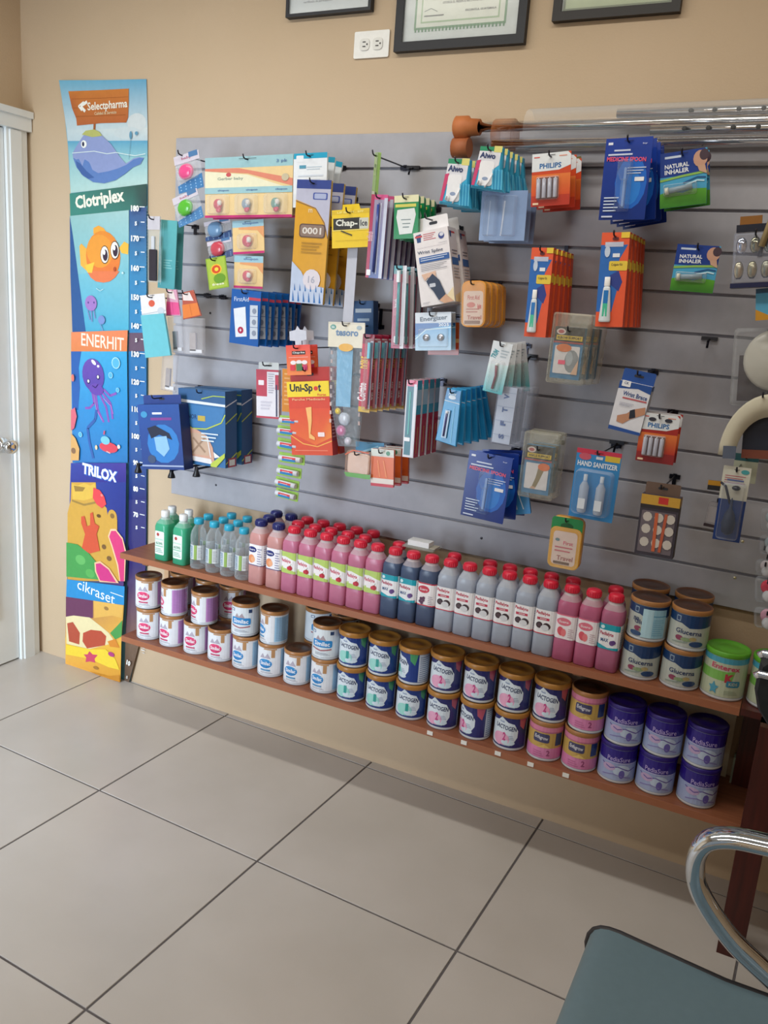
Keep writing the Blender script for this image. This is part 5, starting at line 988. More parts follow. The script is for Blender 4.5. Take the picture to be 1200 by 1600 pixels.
# --- 24, 25 toothbrush cards
q = (1.0245,1.4489,0.235,0.0371,0.2194,-0.0017); w, h = q[3], q[4]
def art24(p): p.rect(-.5, 0, .5, -1, 'C02040').rect(-.5, 0, .5, -.12, '8A1A34').rect(-.5, -.93, .5, -1, 'D8B030').text('Colgate', -.18, -.74, 1.4, .16, 'F4E8EC', PI/2, .03).text('DOBLE', -.15, -.36, .9, .14, 'ECC040', PI/2, .04).rect(.22, -.08, .48, -.95, 'C8CCDC').rect(.3, -.1, .4, -.9, '4A68B0')
o = card('red_toothbrush_card', w, h, art24, .003, body='B02040'); part(o, 'toothbrush', lambda g: (g.tube([(.25*w, -.006, -.95*h), (.3*w, -.009, -.55*h), (.25*w, -.006, -.3*h)], .0038, 'E04A6A', 'gloss', 6), g.box(.25*w-.004, .25*w+.004, -.014, -.005, -.3*h, -.1*h, '5AC8E0', 'gloss'))); bub(o, w, h, -.1, -.97, .46, -.05, .018)
hang(o, q, 6, .036, 'red toothbrush card with yellow letters', 'toothbrush pack', rnd=.02, dx=.004)
q = (1.1702,1.3359,0.235,0.0307,0.2166,-0.0197); w, h = q[3]*1.1, q[4]
def art25(p): p.rect(-.5, 0, .5, -1, 'DCD8E0').rect(-.4, -.03, .4, -.97, '1E6A7A').rect(-.45, -.0, .5, -.08, 'E06A8C').rect(.2, -.05, .45, -.98, 'DCDCE8').rr(-.45, -.74, .1, -.79, 'F0F0F4').line([(-.1, -.15), (-.1, -.7)], .004, '4AB0A8')
g = G(); g.box(-w/2, w/2, 0, .03, -h, 0, 'DCD8E0', 'gloss'); p = Print(w, h); art25(p); g.put(p, m='gloss'); p = Print(.03, h); p.rect(-.5, 0, .5, -.44, '38A4C0').rect(-.5, -.12, .5, -.32, 'A8C8D8').rect(-.5, -.44, .5, -1, 'B8183C').line([(0, -.6), (-.02, -.95)], .003, 'D0A040'); g.put(p, lambda x, z, l: (w/2+l, x+.015, z), m='gloss')
o = g.obj('toothbrush_box'); hang(o, q, 4, .042, 'slim toothbrush box with red and blue sides', 'toothbrush pack', rnd=.01)
# --- 26 razor bags
q = (1.293,1.3241,0.23,0.0552,0.1543,0.0752); w, h = q[3], q[4]
g = G(); g.prism([(-w*.36, 0), (w*.42, 0), (w*.6, -h), (-w*.55, -h*.96)], 0, .010, '2A96D0', 'gloss', .002); p = Print(w, h); p.poly([(-.34, -.02), (.4, -.02), (.42, -.2), (-.38, -.2)], '1E78B8').line([(-.4, -.22), (.44, -.24)], .0015, 'E0E8F0').ell(.0, -.15, .2, .035, 'D8E0EC').text('razor', 0, -.1, .4, .05, 'C8DCEC').line([(.2, -.3), (.3, -.95)], .002, '6AC0E8'); g.put(p, m='gloss'); o = g.obj('razor_bag')
part(o, 'razor', lambda g: (g.box(-.22*w, .04*w, -.006, -.001, -.88*h, -.38*h, 'A8C4E0', 'gloss'), g.tube([(-.1*w, -.007, -.85*h), (-.1*w, -.007, -.45*h)], .0028, '4A4A80', 'gloss', 6), g.ball((-.1*w, -.008, -.42*h), .004, 'F0F0F8', 'gloss')))
hang(o, q, 6, .035, 'bright blue razor bag', 'razor bag', fan=-.06, rnd=.02)
# --- 28 hand sanitizer
q = (1.7047,1.2121,0.225,0.1142,0.1815,0.0096); w, h = q[3], q[4]
o = card('hand_sanitizer_card', w, h, lambda p: (p.rect(-.5, 0, .5, -1, '3A88C4').rect(-.5, 0, .5, -.07, 'C83A50').rect(.15, -.06, .48, -.14, 'D8B840').ell(-.3, -.11, .14, .05, 'C85A6A').rr(-.05, -.09, .1, -.13, 'E8E8F0').text('HAND SANITIZER', .0, -.21, .9, .075, 'E4ECF4', 0, .03)), .004, body='3A88C4')
for cx in (-.2, .17):
    g = G(); g.lathe([(.0001, 0), (.010, 0), (.012, .003), (.012, .036), (.006, .042), (.005, .044), (.005, .052), (.0001, .052)], ['D0DCEC']*4+['B8CCE8', 'E8F0F8', 'E8F0F8'], 'liquid', 14); b = g.obj('mini_bottle', o); b.location = (cx*w, -.014, -.90*h); k = (.55*h)/.052; b.scale = (1, .9, k)
    g = G(); g.box(-.009, .009, -.0135, -.0125, .006, .02, 'F0F4F8', 'gloss'); g.obj('bottle_label', b)
bub(o, w, h, -.44, -.93, .42, -.28, .030, .012, col='D0E0F8'); hang(o, q, 1, 0, 'blue hand sanitizer card with two small bottles', 'hand sanitizer')
# --- 29 wrist brace
q = (1.7743,1.4193,0.22,0.0799,0.1542,0.1162); w, h = q[3], q[4]
def art29(p): p.rect(-.5, 0, .5, -1, 'E0E0E8').rect(-.5, 0, .5, -.1, '1E4C98').poly([(-.5, 0), (.5, 0), (.5, -.16), (.1, -.10), (-.5, -.16)], '1E4C98').text('Wrist Brace', .06, -.24, .76, .09, '2A4A88', -.04, .02).rect(-.3, -.31, .45, -.34, 'C05A60').poly([(.46, -.42), (.5, -.56), (.1, -.72), (-.1, -.84), (-.3, -.82), (-.32, -.70), (-.05, -.62), (.1, -.52)], 'C08A6C').poly([(.02, -.55), (.16, -.50), (.24, -.66), (.06, -.72)], '1E2230').poly([(-.5, -.92), (.5, -.94), (.5, -1), (-.5, -1)], '1E4C98').rr(-.42, .02, -.15, -.10, 'F0F0F4', .2).text('CK', -.28, -.03, .14, .05, '2A4A88').lines(-.35, .1, -.42, -.5, 3, 'A8A8B8')
o = box('wrist_brace_box', w, h, .03, art29, lambda p: p.rect(-.5, 0, .5, -1, '2A5AA8').rect(-.5, -.1, .5, -.9, 'C8D0E0'), .2*h, 'E0E0E8', 1, tabcol='1E4C98'); hang(o, q, 1, 0, 'blue and white wrist brace carton on the right', 'box')
# --- 30 batteries low
q = (1.8397,1.3209,0.215,0.0917,0.1217,0.0012); hang(batt(q[3], q[4], True), q, 2, .045, 'dark orange battery card below the wrist brace', 'battery pack')
# --- 31 brown box with window
q = (1.8702,1.1223,0.225,0.0937,0.1552,-0.0138); w, h = q[3], q[4]
def art31(p):
    p.rect(-.5, 0, .5, -1, '3A3440').rect(-.5, 0, .5, -.16, 'C89A38').rect(-.05, -.02, .2, -.13, 'C8302C').rect(-.5, -.16, .5, -.22, '2A2428').rr(-.44, -.26, .44, -.95, '6A6068', .06)
    for x in (-.28, .02, .32):
        for z in (-.36, -.56, -.78): p.ell(x, z, .12, .08, 'C8C0B8', 10)
    p.line([(-.05, -.28), (-.02, -.92)], .008, 'C8603A').line([(.2, -.28), (.14, -.92)], .007, 'B8583A')
o = box('window_carton', w, h+.03, .032, art31, lambda p: p.rect(-.5, 0, .5, -1, '4A3C30').rect(-.5, 0, .5, -.16, 'A88438'), .03, '4A4048', .9, tabcol='6A5448'); hang(o, (q[0], q[1]+.028)+q[2:], 1, 0, 'dark carton with yellow band and window of white pads', 'box')
# --- 32 yellow travel kit
q = (1.6464,1.0256,0.225,0.0867,0.14,-0.0073); w, h = q[3], q[4]
g = G(); g.prism(rrect(-w/2, -h, w/2, 0, .018), 0, .022, 'DCA040', 'gloss', .005); p = Print(w, h); p.rr(-.48, -.01, .48, -.32, '2E8A50', .4).ell(0, -.17, .2, .06, '1E5A34').rr(-.48, -.2, .48, -1, 'E0A848', .35).rr(-.38, -.28, .36, -.94, 'ECDCE0', .3).text('Travel', .04, -.80, .5, .09, '9A4A6A').text('First', .1, -.5, .3, .07, 'D8508A').lines(-.3, .25, -.58, -.72, 2, 'D0608A').ell(-.24, -.45, .07, .03, '4A8AA8').rr(-.3, -.87, .2, -.92, '5A4A60'); g.put(p, m='gloss'); o = g.obj('travel_kit')
part(o, 'clear_case', lambda g: g.prism(rrect(-w*.47, -h*.98, w*.47, -.2*h, .016), -.003, -.009, 'F8E0B0', 'clear', .004)); hang(o, q, 1, 0, 'yellow travel kit with green top hanging lowest on the panel', 'travel kit')
# --- 33 ear syringe cards
q = (2.0334,1.2189,0.225,0.0619,0.1828,-0.0088); w, h = q[3], q[4]
o = card('syringe_card', w, h, lambda p: (p.rect(-.5, 0, .5, -1, 'D0D0C4').rect(-.5, -.44, .5, -1, '1A3A78').lines(-.4, .35, -.12, -.24, 4, 'B86A7A').ell(.3, -.06, .15, .03, '4AA0A8').rect(-.3, -.17, .3, -.19, '5A6AA0')), .003, body='C8C8C0')
part(o, 'rubber_bulb', lambda g: (g.lathe([(.001, -.40*h), (.003, -.44*h), (.004, -.54*h), (.012, -.62*h), (.016, -.74*h), (.013, -.86*h), (.001, -.9*h)], '1E2C48', 'rubber', 14, cy=-.018), g.tube([(-.5*w, -.01, -.22*h), (-.3*w, -.014, -.26*h), (-.05*w, -.016, -.48*h)], .003, '24283A', 'rubber', 6), g.ball((.08*w, -.012, -.27*h), .010, '1A1E2C', 'gloss', sz=.6)))
bub(o, w, h, -.4, -.96, .42, -.2, .034, .008, col='C8D0E0'); hang(o, q, 1, 0, 'white and navy rubber bulb syringe card at the right', 'syringe pack')
q = (2.0441,1.2388,0.12,0.0554,0.072,-0.0172); o = card('header_card', q[3], q[4], lambda p: p.rect(-.5, 0, .5, -1, 'B8BCA8').rect(-.5, 0, .5, -.25, '2E5A60'), .002, body='B8BCA8'); hang(o, q, 1, 0, 'pale card with dark green top above the syringe card', 'card')
q = (1.9812,1.1631,0.13,0.0322,0.0247,-0.0319); o = card('small_tag', q[3], q[4], lambda p: p.rect(-.5, 0, .5, -.55, 'C8902C').rect(-.5, -.5, .5, -1, '2A2C30'), .002, body='2A2C30', hole=False); hang(o, q, 1, 0, 'small yellow and black card sticking out left of syringe card', 'card', hk=False)
q = (1.9993,1.1038,0.12,0.0525,0.0604,0.049); w, h = q[3], q[4]; g = G(); g.prism(rrect(-w/2, -h, w/2, 0, .008), 0, .02, 'B8B0B4', 'bag', .005); g.box(-w*.4, w*.4, .004, .016, -h*.85, -h*.2, 'C8C4C8', 'plastic'); g.box(-w*.5, w*.4, -.001, .0, -h*1.05, -h*.92, '3A2C34', 'plastic'); hang(g.obj('small_bag'), q, 1, 0, 'small whitish bag behind the left of the syringe card', 'bag')
# --- 35 Uni-Spot box
q = (0.8204,1.307,0.225,0.144,0.2308,-0.1292); w, h = q[3], q[4]
def art35(p):
    p.rect(-.5, 0, .5, -1, 'D8381E', 'D84A20').poly([(-.5, -.35), (.5, -.35), (.5, -.75), (.1, -.86), (-.5, -.68)], ['E0481E', 'E0481E', 'F08A2C', 'E86A24', 'E05A20']).line([(-.5, -.72), (-.2, -.84), (.15, -.88), (.5, -.80)], .003, 'F4B04A').rect(-.52, .02, .5, -.19, 'F2D21E').text('Uni-Sp', -.17, -.080, .56, .14, '1E1A18', -.01, .04).ell(.185, -.078, .052, .030, 'D82A1E').text('t', .275, -.07, .07, .105, '1E1A18', 0, .04).text('Forte', .32, -.165, .2, .03, 'D8402A')
    p.text('Parche Medicado', 0, -.225, .8, .03, 'F4B888').poly([(-.08, -.34), (.06, -.33), (.05, -.52), (.0, -.70), (.10, -.75), (.10, -.79), (-.04, -.76), (-.04, -.55)], 'F4B86A').rr(.18, -.68, .34, -.74, 'F4E0E0').lines(-.4, .4, -.93, -.95, 1, 'F0A080')
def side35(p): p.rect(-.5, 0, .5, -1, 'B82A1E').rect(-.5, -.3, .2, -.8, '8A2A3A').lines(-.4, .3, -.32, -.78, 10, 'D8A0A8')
o = box('patch_box', w, h+.03, .03, art35, side35, .045, 'D8381E', .98, tabcol='B8281C'); hang(o, (q[0], q[1]+.03)+q[2:], 2, .045, 'red box with yellow name band and leg print', 'box')
# --- 36 lip card, hang tab; 37 orange strip
q = (0.7907,1.3999,0.235,0.0839,0.0875,-0.1213); w, h = q[3], q[4]
o = card('lip_balm_pack', w, h, lambda p: (p.rect(-.5, 0, .5, -1, 'E8504A', 'F0884A').rect(-.26, -.2, .3, -.32, '2A1E20').text('Chap-Ice', .02, -.26, .5, .08, 'F0F0F0').lines(-.4, .4, -.4, -.44, 1, 'F8C8C0').ell(-.22, -.58, .12, .07, 'F0E8E8').ell(.02, -.57, .12, .07, 'F0E8E8').ell(.25, -.58, .12, .07, 'F0E8E8').rect(-.1, -.62, .14, -.86, '4A7A4A').rect(-.35, -.66, -.15, -.84, 'D8384A').rect(.18, -.66, .36, -.84, 'C83A6A')), .003, body='E8504A', hole=False)
part(o, 'hang_tab', lambda g: g.prism([(-.12*w, -.002), (-.12*w, .012), (-.34*w, .014), (-.34*w, .040), (-.08*w, .044), (0, .055), (.1*w, .044), (.36*w, .040), (.36*w, .014), (.14*w, .012), (.14*w, -.002)], .002, .0032, 'C8C8D4', 'plastic'))
hang(o, q, 2, .04, 'small red lip balm card with clear hang tab', 'lip balm pack')
q = (0.7298,1.3227,0.19,0.0374,0.1304,-0.0367); o = card('orange_strip', q[3], q[4], lambda p: p.rect(-.5, 0, .5, -1, 'D88A34').lines(-.3, .3, -.1, -.9, 8, 'E8B070'), .002, body='D88A34', hole=False); hang(o, q, 1, 0, 'orange strip peeking out left of the red box', 'strip', hk=False)
# --- 38 lip balm chain
def balm(w, h):
    g = G(); g.prism(rrect(-w/2, -h, w/2, 0, .003), .001, .003, '9CC45A', 'gloss'); o = g.obj('lip_balm_unit')
    g = G(); g.tube([(-.42*w, -.008, -.5*h), (.42*w, -.008, -.5*h)], .0085, 'E4E8F0', 'gloss', 12); p = Print(w, h)
    p.rect(-.26, -.30, .26, -.50, 'D8404E').rect(-.26, -.50, .26, -.72, '2A80BC').lines(-.18, .14, -.44, -.54, 1, 'F4F4F8'); g.put(p, y=-.0168, m='gloss'); g.obj('balm_stick', o); return o
for i, q in enumerate(((0.763,1.1845,0.21,0.0834,0.0273,-0.0556), (0.7578,1.1525,0.21,0.0851,0.0315,-0.0175), (0.7599,1.1132,0.21,0.0843,0.0359,0.0102), (0.778,1.0722,0.22,0.0923,0.0318,-0.0197), (0.7722,1.0304,0.22,0.0869,0.0322,0.0176), (0.7673,0.9915,0.22,0.0862,0.0307,0.0601), (0.7681,0.9562,0.22,0.0816,0.0299,0.0647))):
    hang(balm(q[3], q[4]), q, 1, 0, 'lip balm on lime green card, %s from top of its chain' % OR[i], 'lip balm', 'chain of lip balms on lime cards', hk=False)
# --- 39 white and red carton
q = (0.6548,1.3154,0.19,0.0832,0.1518,-0.0562); w, h = q[3], q[4]
def art39(p): p.rect(-.5, 0, .5, -1, 'E0DCE4').rect(-.5, 0, -.02, -.55, 'B83A50').rect(-.5, 0, .5, -.04, 'B83A50').rr(-.4, -.22, -.15, -.32, 'E8E0E4').rect(.35, -.1, .5, -.4, 'B83A50').lines(.04, .32, -.08, -.5, 9, 'A8A4B0').rect(-.5, -.96, .5, -1, 'B83A50').rect(.38, -.3, .44, -.95, '3A3A5A').lines(-.3, .2, -.65, -.85, 3, 'C8C4D0')
o = box('medicine_carton', w, h+.02, .014, art39, None, .022, 'E0DCE4', .9, tabcol='C8CCCC'); hang(o, (q[0], q[1]+.02)+q[2:], 1, 0, 'slim white and red medicine carton left of the red box', 'box')
# --- 40 first aid cards
q = (0.6005,1.5455,0.235,0.1166,0.1611,0.032); w, h = q[3], q[4]
o = card('first_aid_card', w, h, lambda p: (p.rect(-.5, 0, .5, -1, '1C5CA8').text('FirstAid', -.15, -.17, .5, .08, 'D8E4F4', .06, .0).rect(.1, -.12, .5, -.17, 'C0485A').poly([(-.40, -.36), (.0, -.30), (.10, -.84), (-.28, -.88)], 'E0E4EC').ell(-.12, -.74, .10, .065, 'B02A50').rect(-.15, -.73, -.09, -.75, 'F4F0F4').rect(-.128, -.71, -.112, -.77, 'F4F0F4').poly([(.16, -.26), (.42, -.25), (.48, -.86), (.22, -.88)], 'C8D0DC').line([(.18, -.46), (.45, -.45)], .0012, '3A5A90').line([(.2, -.66), (.46, -.65)], .0012, '3A5A90').ell(.32, -.36, .07, .05, '8A94A8').ell(.33, -.56, .07, .05, '8A94A8').ell(.35, -.76, .07, .05, '8A94A8')), .002, t=.006, body='1C5CA8')
hang(o, q, 7, .029, 'blue first aid card with a white panel', 'first aid pack', rnd=.03, yaw=-.1, dx=.005)
# --- 41 knee brace boxes
q = (0.3995,1.2239,0.185,0.1942,0.248,-0.0405); w, h = q[3]*.98, q[4]
def art41(p):
    p.rect(-.5, 0, .5, -1, '2C6AA0').rect(-.5, .0, .5, -.16, '2A5A8C').poly([(-.5, -.14), (.5, -.17), (.5, -.20), (-.5, -.18)], 'E0E4E8').line([(0, -.12), (.25, -.07), (.5, -.07)], .003, 'A8C040').poly([(-.5, -.20), (.5, -.22), (.42, -.4), (.1, -.5), (-.2, -.5), (-.5, -.40)], '3A78B0').line([(-.5, -.42), (-.2, -.52), (.1, -.51), (.42, -.41), (.5, -.3)], .004, 'B8C84A').text('TYNOR', -.25, -.36, .3, .06, '1E3A68').rr(-.08, -.34, .08, -.41, 'C0A84A', .1)
    p.poly([(-.5, -.48), (-.1, -.53), (.12, -.6), (.24, -.75), (.28, -.97), (-.42, -.94)], 'D0A08A').poly([(-.28, -.58), (.05, -.57), (.14, -.68), (.16, -.86), (-.3, -.86), (-.34, -.7)], 'C8A890').line([(-.18, -.64), (.08, -.82)], .007, 'A08068').line([(.08, -.62), (-.2, -.84)], .007, 'A08068').poly([(-.38, -.88), (.2, -.90), (.24, -.97), (-.36, -.94)], 'E4E0E0').line([(-.40, -.6), (-.28, -.9)], .004, 'E8E4E4').line([(.12, -.6), (.2, -.88)], .004, 'E8E4E4').lines(.0, .36, -.56, -.70, 3, 'D8E4F0').poly([(.26, -.8), (.40, -.86), (.28, -.88)], 'E8ECF0').poly([(.2, -.96), (.5, -.8), (.5, -.86), (.32, -1), (.2, -1)], 'B8C84A')
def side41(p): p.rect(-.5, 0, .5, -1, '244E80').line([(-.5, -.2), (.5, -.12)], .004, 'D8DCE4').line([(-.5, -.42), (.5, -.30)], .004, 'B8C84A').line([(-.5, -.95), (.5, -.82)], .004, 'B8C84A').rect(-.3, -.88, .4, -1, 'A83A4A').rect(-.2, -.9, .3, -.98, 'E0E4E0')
o = box('knee_brace_box', w, h, .06, art41, side41, 0, '2C6AA0'); hang(o, q, 2, .085, 'blue knee brace carton with leg photograph', 'box', rnd=.02)
# --- 42 dark blue box
q = (0.2575,1.1711,0.235,0.1774,0.225,-0.1284); w, h = q[3], q[4]
def art42(p): p.rect(-.5, 0, .5, -1, '1E4C98', '1C3C80').ell(.05, -.6, .38, .3, '2A78C0').rect(-.15, -.12, .08, -.15, 'E8ECF4').rect(-.2, -.2, .3, -.24, '7A3A8C').ell(-.35, -.15, .08, .05, '3A90C0').poly([(-.3, -.36), (-.1, -.32), (.22, -.44), (.28, -.54), (-.02, -.46), (-.22, -.52)], '141E38').poly([(-.15, -.5), (.15, -.48), (.2, -.68), (.05, -.8), (-.12, -.7)], '8AB8DC').ell(-.25, -.84, .10, .065, '3A4A6A').rect(-.5, -.93, .5, -.955, '9AA8C8')
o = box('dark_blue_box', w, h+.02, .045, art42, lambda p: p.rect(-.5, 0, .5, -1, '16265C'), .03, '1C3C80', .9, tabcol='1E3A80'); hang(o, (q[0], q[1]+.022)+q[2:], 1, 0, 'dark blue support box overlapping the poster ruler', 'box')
for i, (x, z) in enumerate(((0.1471,0.9276), (0.2932,0.9321), (0.3983,0.9525))):
    g = G(); g.lathe([(.001, .02), (.006, .018), (.007, .004), (.012, -.008), (.013, -.014), (.001, -.016)], '16161C', 'plastic', 12); g.box(-.003, .003, 0, .18, .008, .014, '2A2A30', 'steel'); o = g.obj('hook_end', label='black flared hook end under the blue boxes, %s from left' % OR[i], cat='hook', group='black hook ends'); o.location = (x, -.2, z)
# --- 43 besoro strip
q = (0.9477,1.4769,0.23,0.1196,0.0708,-0.0425); w, h = q[3], q[4]
o = card('soother_pack', w, h, lambda p: (p.rect(-.5, 0, .5, -1, 'E4DCC8').rect(-.5, 0, .5, -.08, 'D8D0C0').text('tesoro', .02, -.42, .62, .26, '6A86A8', 0, .04).ell(-.36, -.2, .08, .1, '5A9A90').text('bb', -.36, -.2, .08, .1, 'E8F0F0').ell(.35, -.2, .07, .08, 'A0B0B8').ell(.0, -1, .2, .16, 'E8B04A')), .003, body='E4DCC8')
part(o, 'clear_sleeve', lambda g: g.prism([(-w*.48, -h*.96), (w*.48, -h*.96), (w*.47, -h*3), (w*.36, -h*5), (-w*.16, -h*5.05), (-w*.44, -h*3)], -.001, .014, 'B8CCD8', 'bag', .003))
part(o, 'blue_band', lambda g: (g.prism([(-w*.26, -h*1.0), (w*.18, -h*1.0), (w*.14, -h*3.4), (-w*.26, -h*3.4)], .003, .006, '7AB8DC', 'plastic'), [g.box(s*w*.40-.003, s*w*.40+.003, .001, .004, -h*(1.3+.35*k), -h*(1.15+.35*k), 'D0B0A8', 'plastic') for k in range(9) for s in (-1, 1)]))
part(o, 'rattle', lambda g: (g.ball((-.02*w, .005, -h*3.9), .020, 'C8CCD8', 'gloss', sy=.4), g.ball((-.10*w, .004, -h*4.4), .017, 'C87AA0', 'gloss', sy=.4), g.ball((.1*w, .004, -h*4.8), .012, 'D8D0DC', 'gloss', sy=.5), g.ball((-.2*w, .003, -h*3.6), .010, 'E8C84A', 'gloss', sy=.5)))
hang(o, q, 1, 0, 'long clear sleeve with cream name header and blue band', 'baby pack')
# --- 44 orange feeding packs
q = (1.0164,1.1145,0.235,0.0879,0.08,0.0061); w, h = q[3], q[4]
g = G(); g.prism(rrect(-w/2, -h, w/2, 0, .016), 0, .018, 'E8B898', 'bag', .004); g.prism(rrect(-w*.42, -h*.9, w*.4, -h*.1, .012), .003, .014, 'E8D0C4', 'plastic', .003); p = Print(w, h); p.poly([(-.5, -.85), (.5, -.80), (.5, -.97), (-.4, -1)], '6AA85A').line([(-.5, -.2), (-.2, 0), (.4, -.02)], .003, 'E0603A'); g.put(p, m='gloss'); hang(g.obj('round_orange_pack'), q, 1, 0, 'rounded pale orange pack low on the panel', 'baby pack')
q = (1.0888,1.1292,0.225,0.0736,0.1096,-0.0624); w, h = q[3], q[4]
o = card('orange_spoon_pack', w, h, lambda p: (p.rect(-.5, 0, .5, -1, 'E4D8D0').rect(-.5, -.2, .5, -.78, 'E06A34').rect(-.5, -.92, .5, -1, 'C83A4A').poly([(-.5, 0), (.5, 0), (.5, -.14), (-.5, -.2)], 'D8DCD4').ell(.25, -.1, .09, .06, '4A8A6A').line([(-.2, -.3), (-.1, -.75)], .004, 'F08A50').line([(.05, -.3), (.2, -.75)], .004, 'F08A50')), .003, t=.008, body='D8604A'); hang(o, q, 3, .04, 'orange and white baby spoon pack', 'baby pack', dx=.004)
q = (1.0071,1.1305,0.15,0.0962,0.0581,-0.0777); o = card('teal_pack', q[3], q[4], lambda p: p.rect(-.5, 0, .5, -1, '3A8AB4').line([(-.4, -.6), (.3, -.2)], .006, '8AC0D8'), .003, body='3A8AB4'); hang(o, q, 1, 0, 'blue pack behind the two orange packs', 'baby pack', hk=False)
# --- right edge
q = (1.9876,1.7543,0.22,0.0961,0.1162,-0.1033); w, h = q[3], q[4]
g = G(); g.prism(rrect(-w/2, -h, w/2, 0, .006), 0, .03, 'C0C8E0', 'bag', .006); o = g.obj('scissors_pack')
part(o, 'base', lambda g: g.box(-w*.52, w*.52, -.004, .034, -h*1.06, -h*.97, '1A2048', 'plastic')); part(o, 'header', lambda g: (g.box(-w*.45, w*.2, .0, .01, -.0, .016, '141A2C', 'plastic'), g.box(-w*.38, w*.1, .0, .01, .016, .034, '8A5A20', 'plastic')))
for i in range(3): part(o, 'clipper', lambda g: (g.ball(((-.32+i*.3)*w, .010, -.25*h), .012, ['E0E8FF', 'A8A890', '9AA8A8'][i], 'chrome', sy=.5, sz=1.6), g.ball(((-.36+i*.3)*w, .010, -.72*h), .011, ['C8C0A8', 'B8B498', 'B0B0A0'][i], 'tin', sy=.5, sz=1.9)))
part(o, 'handle', lambda g: g.tube([(.12*w, -.004, -.3*h), (.34*w, -.004, .3*h), (.5*w, -.004, .9*h)], .007, 'A8946A', 'plastic', 8))
hang(o, q, 1, 0, 'clear pack of shiny metal clippers at the right edge', 'clipper pack')
q = (2.044,1.6351,0.2,0.0794,0.0715,-0.1464); o = card('blue_yellow_card', q[3], q[4], lambda p: p.rect(-.5, 0, .5, -1, '4A98C0', '5AA8CC').poly([(-.5, -.65), (.1, -1), (-.5, -1)], 'C89030').rect(-.5, 0, .5, -.15, '2A5A80'), .004, body='4A98C0'); hang(o, q, 1, 0, 'light blue card with yellow corner at the right edge', 'card')
q = (2.0482,1.5453,0.18,0.1554,0.1823,-0.0934); w, h = q[3], q[4]
g = G(); g.prism(rrect(-w/2, -h, w/2, 0, .008), 0, .05, 'C8CCD0', 'bag', .008); o = g.obj('bagged_collar'); part(o, 'padded_disc', lambda g: (g.lathe([(.001, 0), (.062, 0), (.072, .008), (.073, .018), (.066, .028), (.001, .03)], 'D4D2C8', 'gloss', 28)))
c = o.children[-1]; c.rotation_euler = (PI/2, 0, 0); c.location = (.018, .04, -.075); part(o, 'dark_backing', lambda g: g.box(-w*.42, w*.4, .042, .048, -h*.95, -h*.35, '3A2C34', 'paper')); hang(o, q, 1, 0, 'bag with a round white padded disc at the right edge', 'bag')
q = (2.0617,1.3988,0.235,0.1783,0.1583,-0.0867); w, h = q[3], q[4]
g = G(); R_ = []
for i in range(13):
    a = PI*.98-PI*.62*i/12; cx_, cz_ = .02, -h; A = (w*.62, h*.98)
    R_.append([(cx_+A[0]*k*math.cos(a), y, cz_+A[1]*k*math.sin(a)) for k, y in ((.66, .014), (.66, .006), (.97, .0), (1., .006), (1., .02), (.68, .022))])
g.grid(R_, 'C8C2AE', 'matte', closed=True, cap0=True, cap1=True); o = g.obj('cervical_collar')
part(o, 'dark_card', lambda g: (g.box(-w*.22, w*.5, .026, .03, -h*.96, -h*.22, '1E2436', 'paper'), g.box(-w*.22, w*.5, .024, .026, -h*.99, -h*.86, '7A4030', 'paper'), g.ball((-w*.12, .03, -h*.38), .016, '9A4A4A', 'paper', sy=.3, sz=1.2))); part(o, 'buckle', lambda g: g.box(-w*.44, -w*.28, -.003, .0, -h*.99, -h*.80, '5A6478', 'plastic'))
hang(o, q, 1, 0, 'curved cream foam collar hanging under the round padded disc', 'collar')
def pacif(w, h, c):
    g = G(); g.prism(rrect(-w/2, -h, w/2, 0, .01), 0, .02, 'B8C0CC', 'clear', .006); o = g.obj('bottle_nipple_pack'); part(o, 'nipple', lambda g: (g.ball((0, .01, -h*.4), w*.3, c, 'gloss', sy=.3), g.ball((0, .004, -h*.75), w*.25, 'C8CCD4', 'gloss', sy=.4))); return o
for q, c, lb in (((2.1227,1.127,0.2,0.0516,0.0577,-0.165), 'A8B8C0', 'clear round blister at the right edge, upper of two'), ((2.1324,1.0606,0.2,0.0546,0.0457,-0.1649), '98A8B0', 'clear round blister at the right edge, lower of two'), ((2.1313,0.9985,0.2,0.0496,0.0374,-0.164), 'C8C0C8', 'small clear blister above the red pack at the right edge'), ((2.1439,0.9611,0.215,0.0627,0.0622,-0.1539), 'D8284A', 'red and black blister pack at the right edge'), ((2.1553,0.8851,0.22,0.0644,0.0482,-0.1804), 'C890A8', 'pinkish clear pack at the right edge above the green lid')):
    hang(pacif(q[3], q[4], c), q, 1, 0, lb, 'blister pack')
# bare hooks
for x, z, lb in ((1.9024,1.5072)+('bare black hook bracket on the empty right part of the panel',), (1.7061,1.2093)+('bare hook above the hand sanitizer card',), (1.0209,1.9238)+('bare hook right of the light green pack',), (1.4343,1.4211)+('bare hook right of the tweezer cards',)):
    g = G(); g.box(x-.020, x+.020, -.026, -.0185, z-.003, z+.006, '26262E', 'plastic'); g.tube([(x, -.022, z), (x, -.045, z-.006), (x, -.05, z-.022)], .003, '26262E', 'steel', 6); o = g.obj('hook_bracket', label=lb, cat='hook', group='bare hooks')
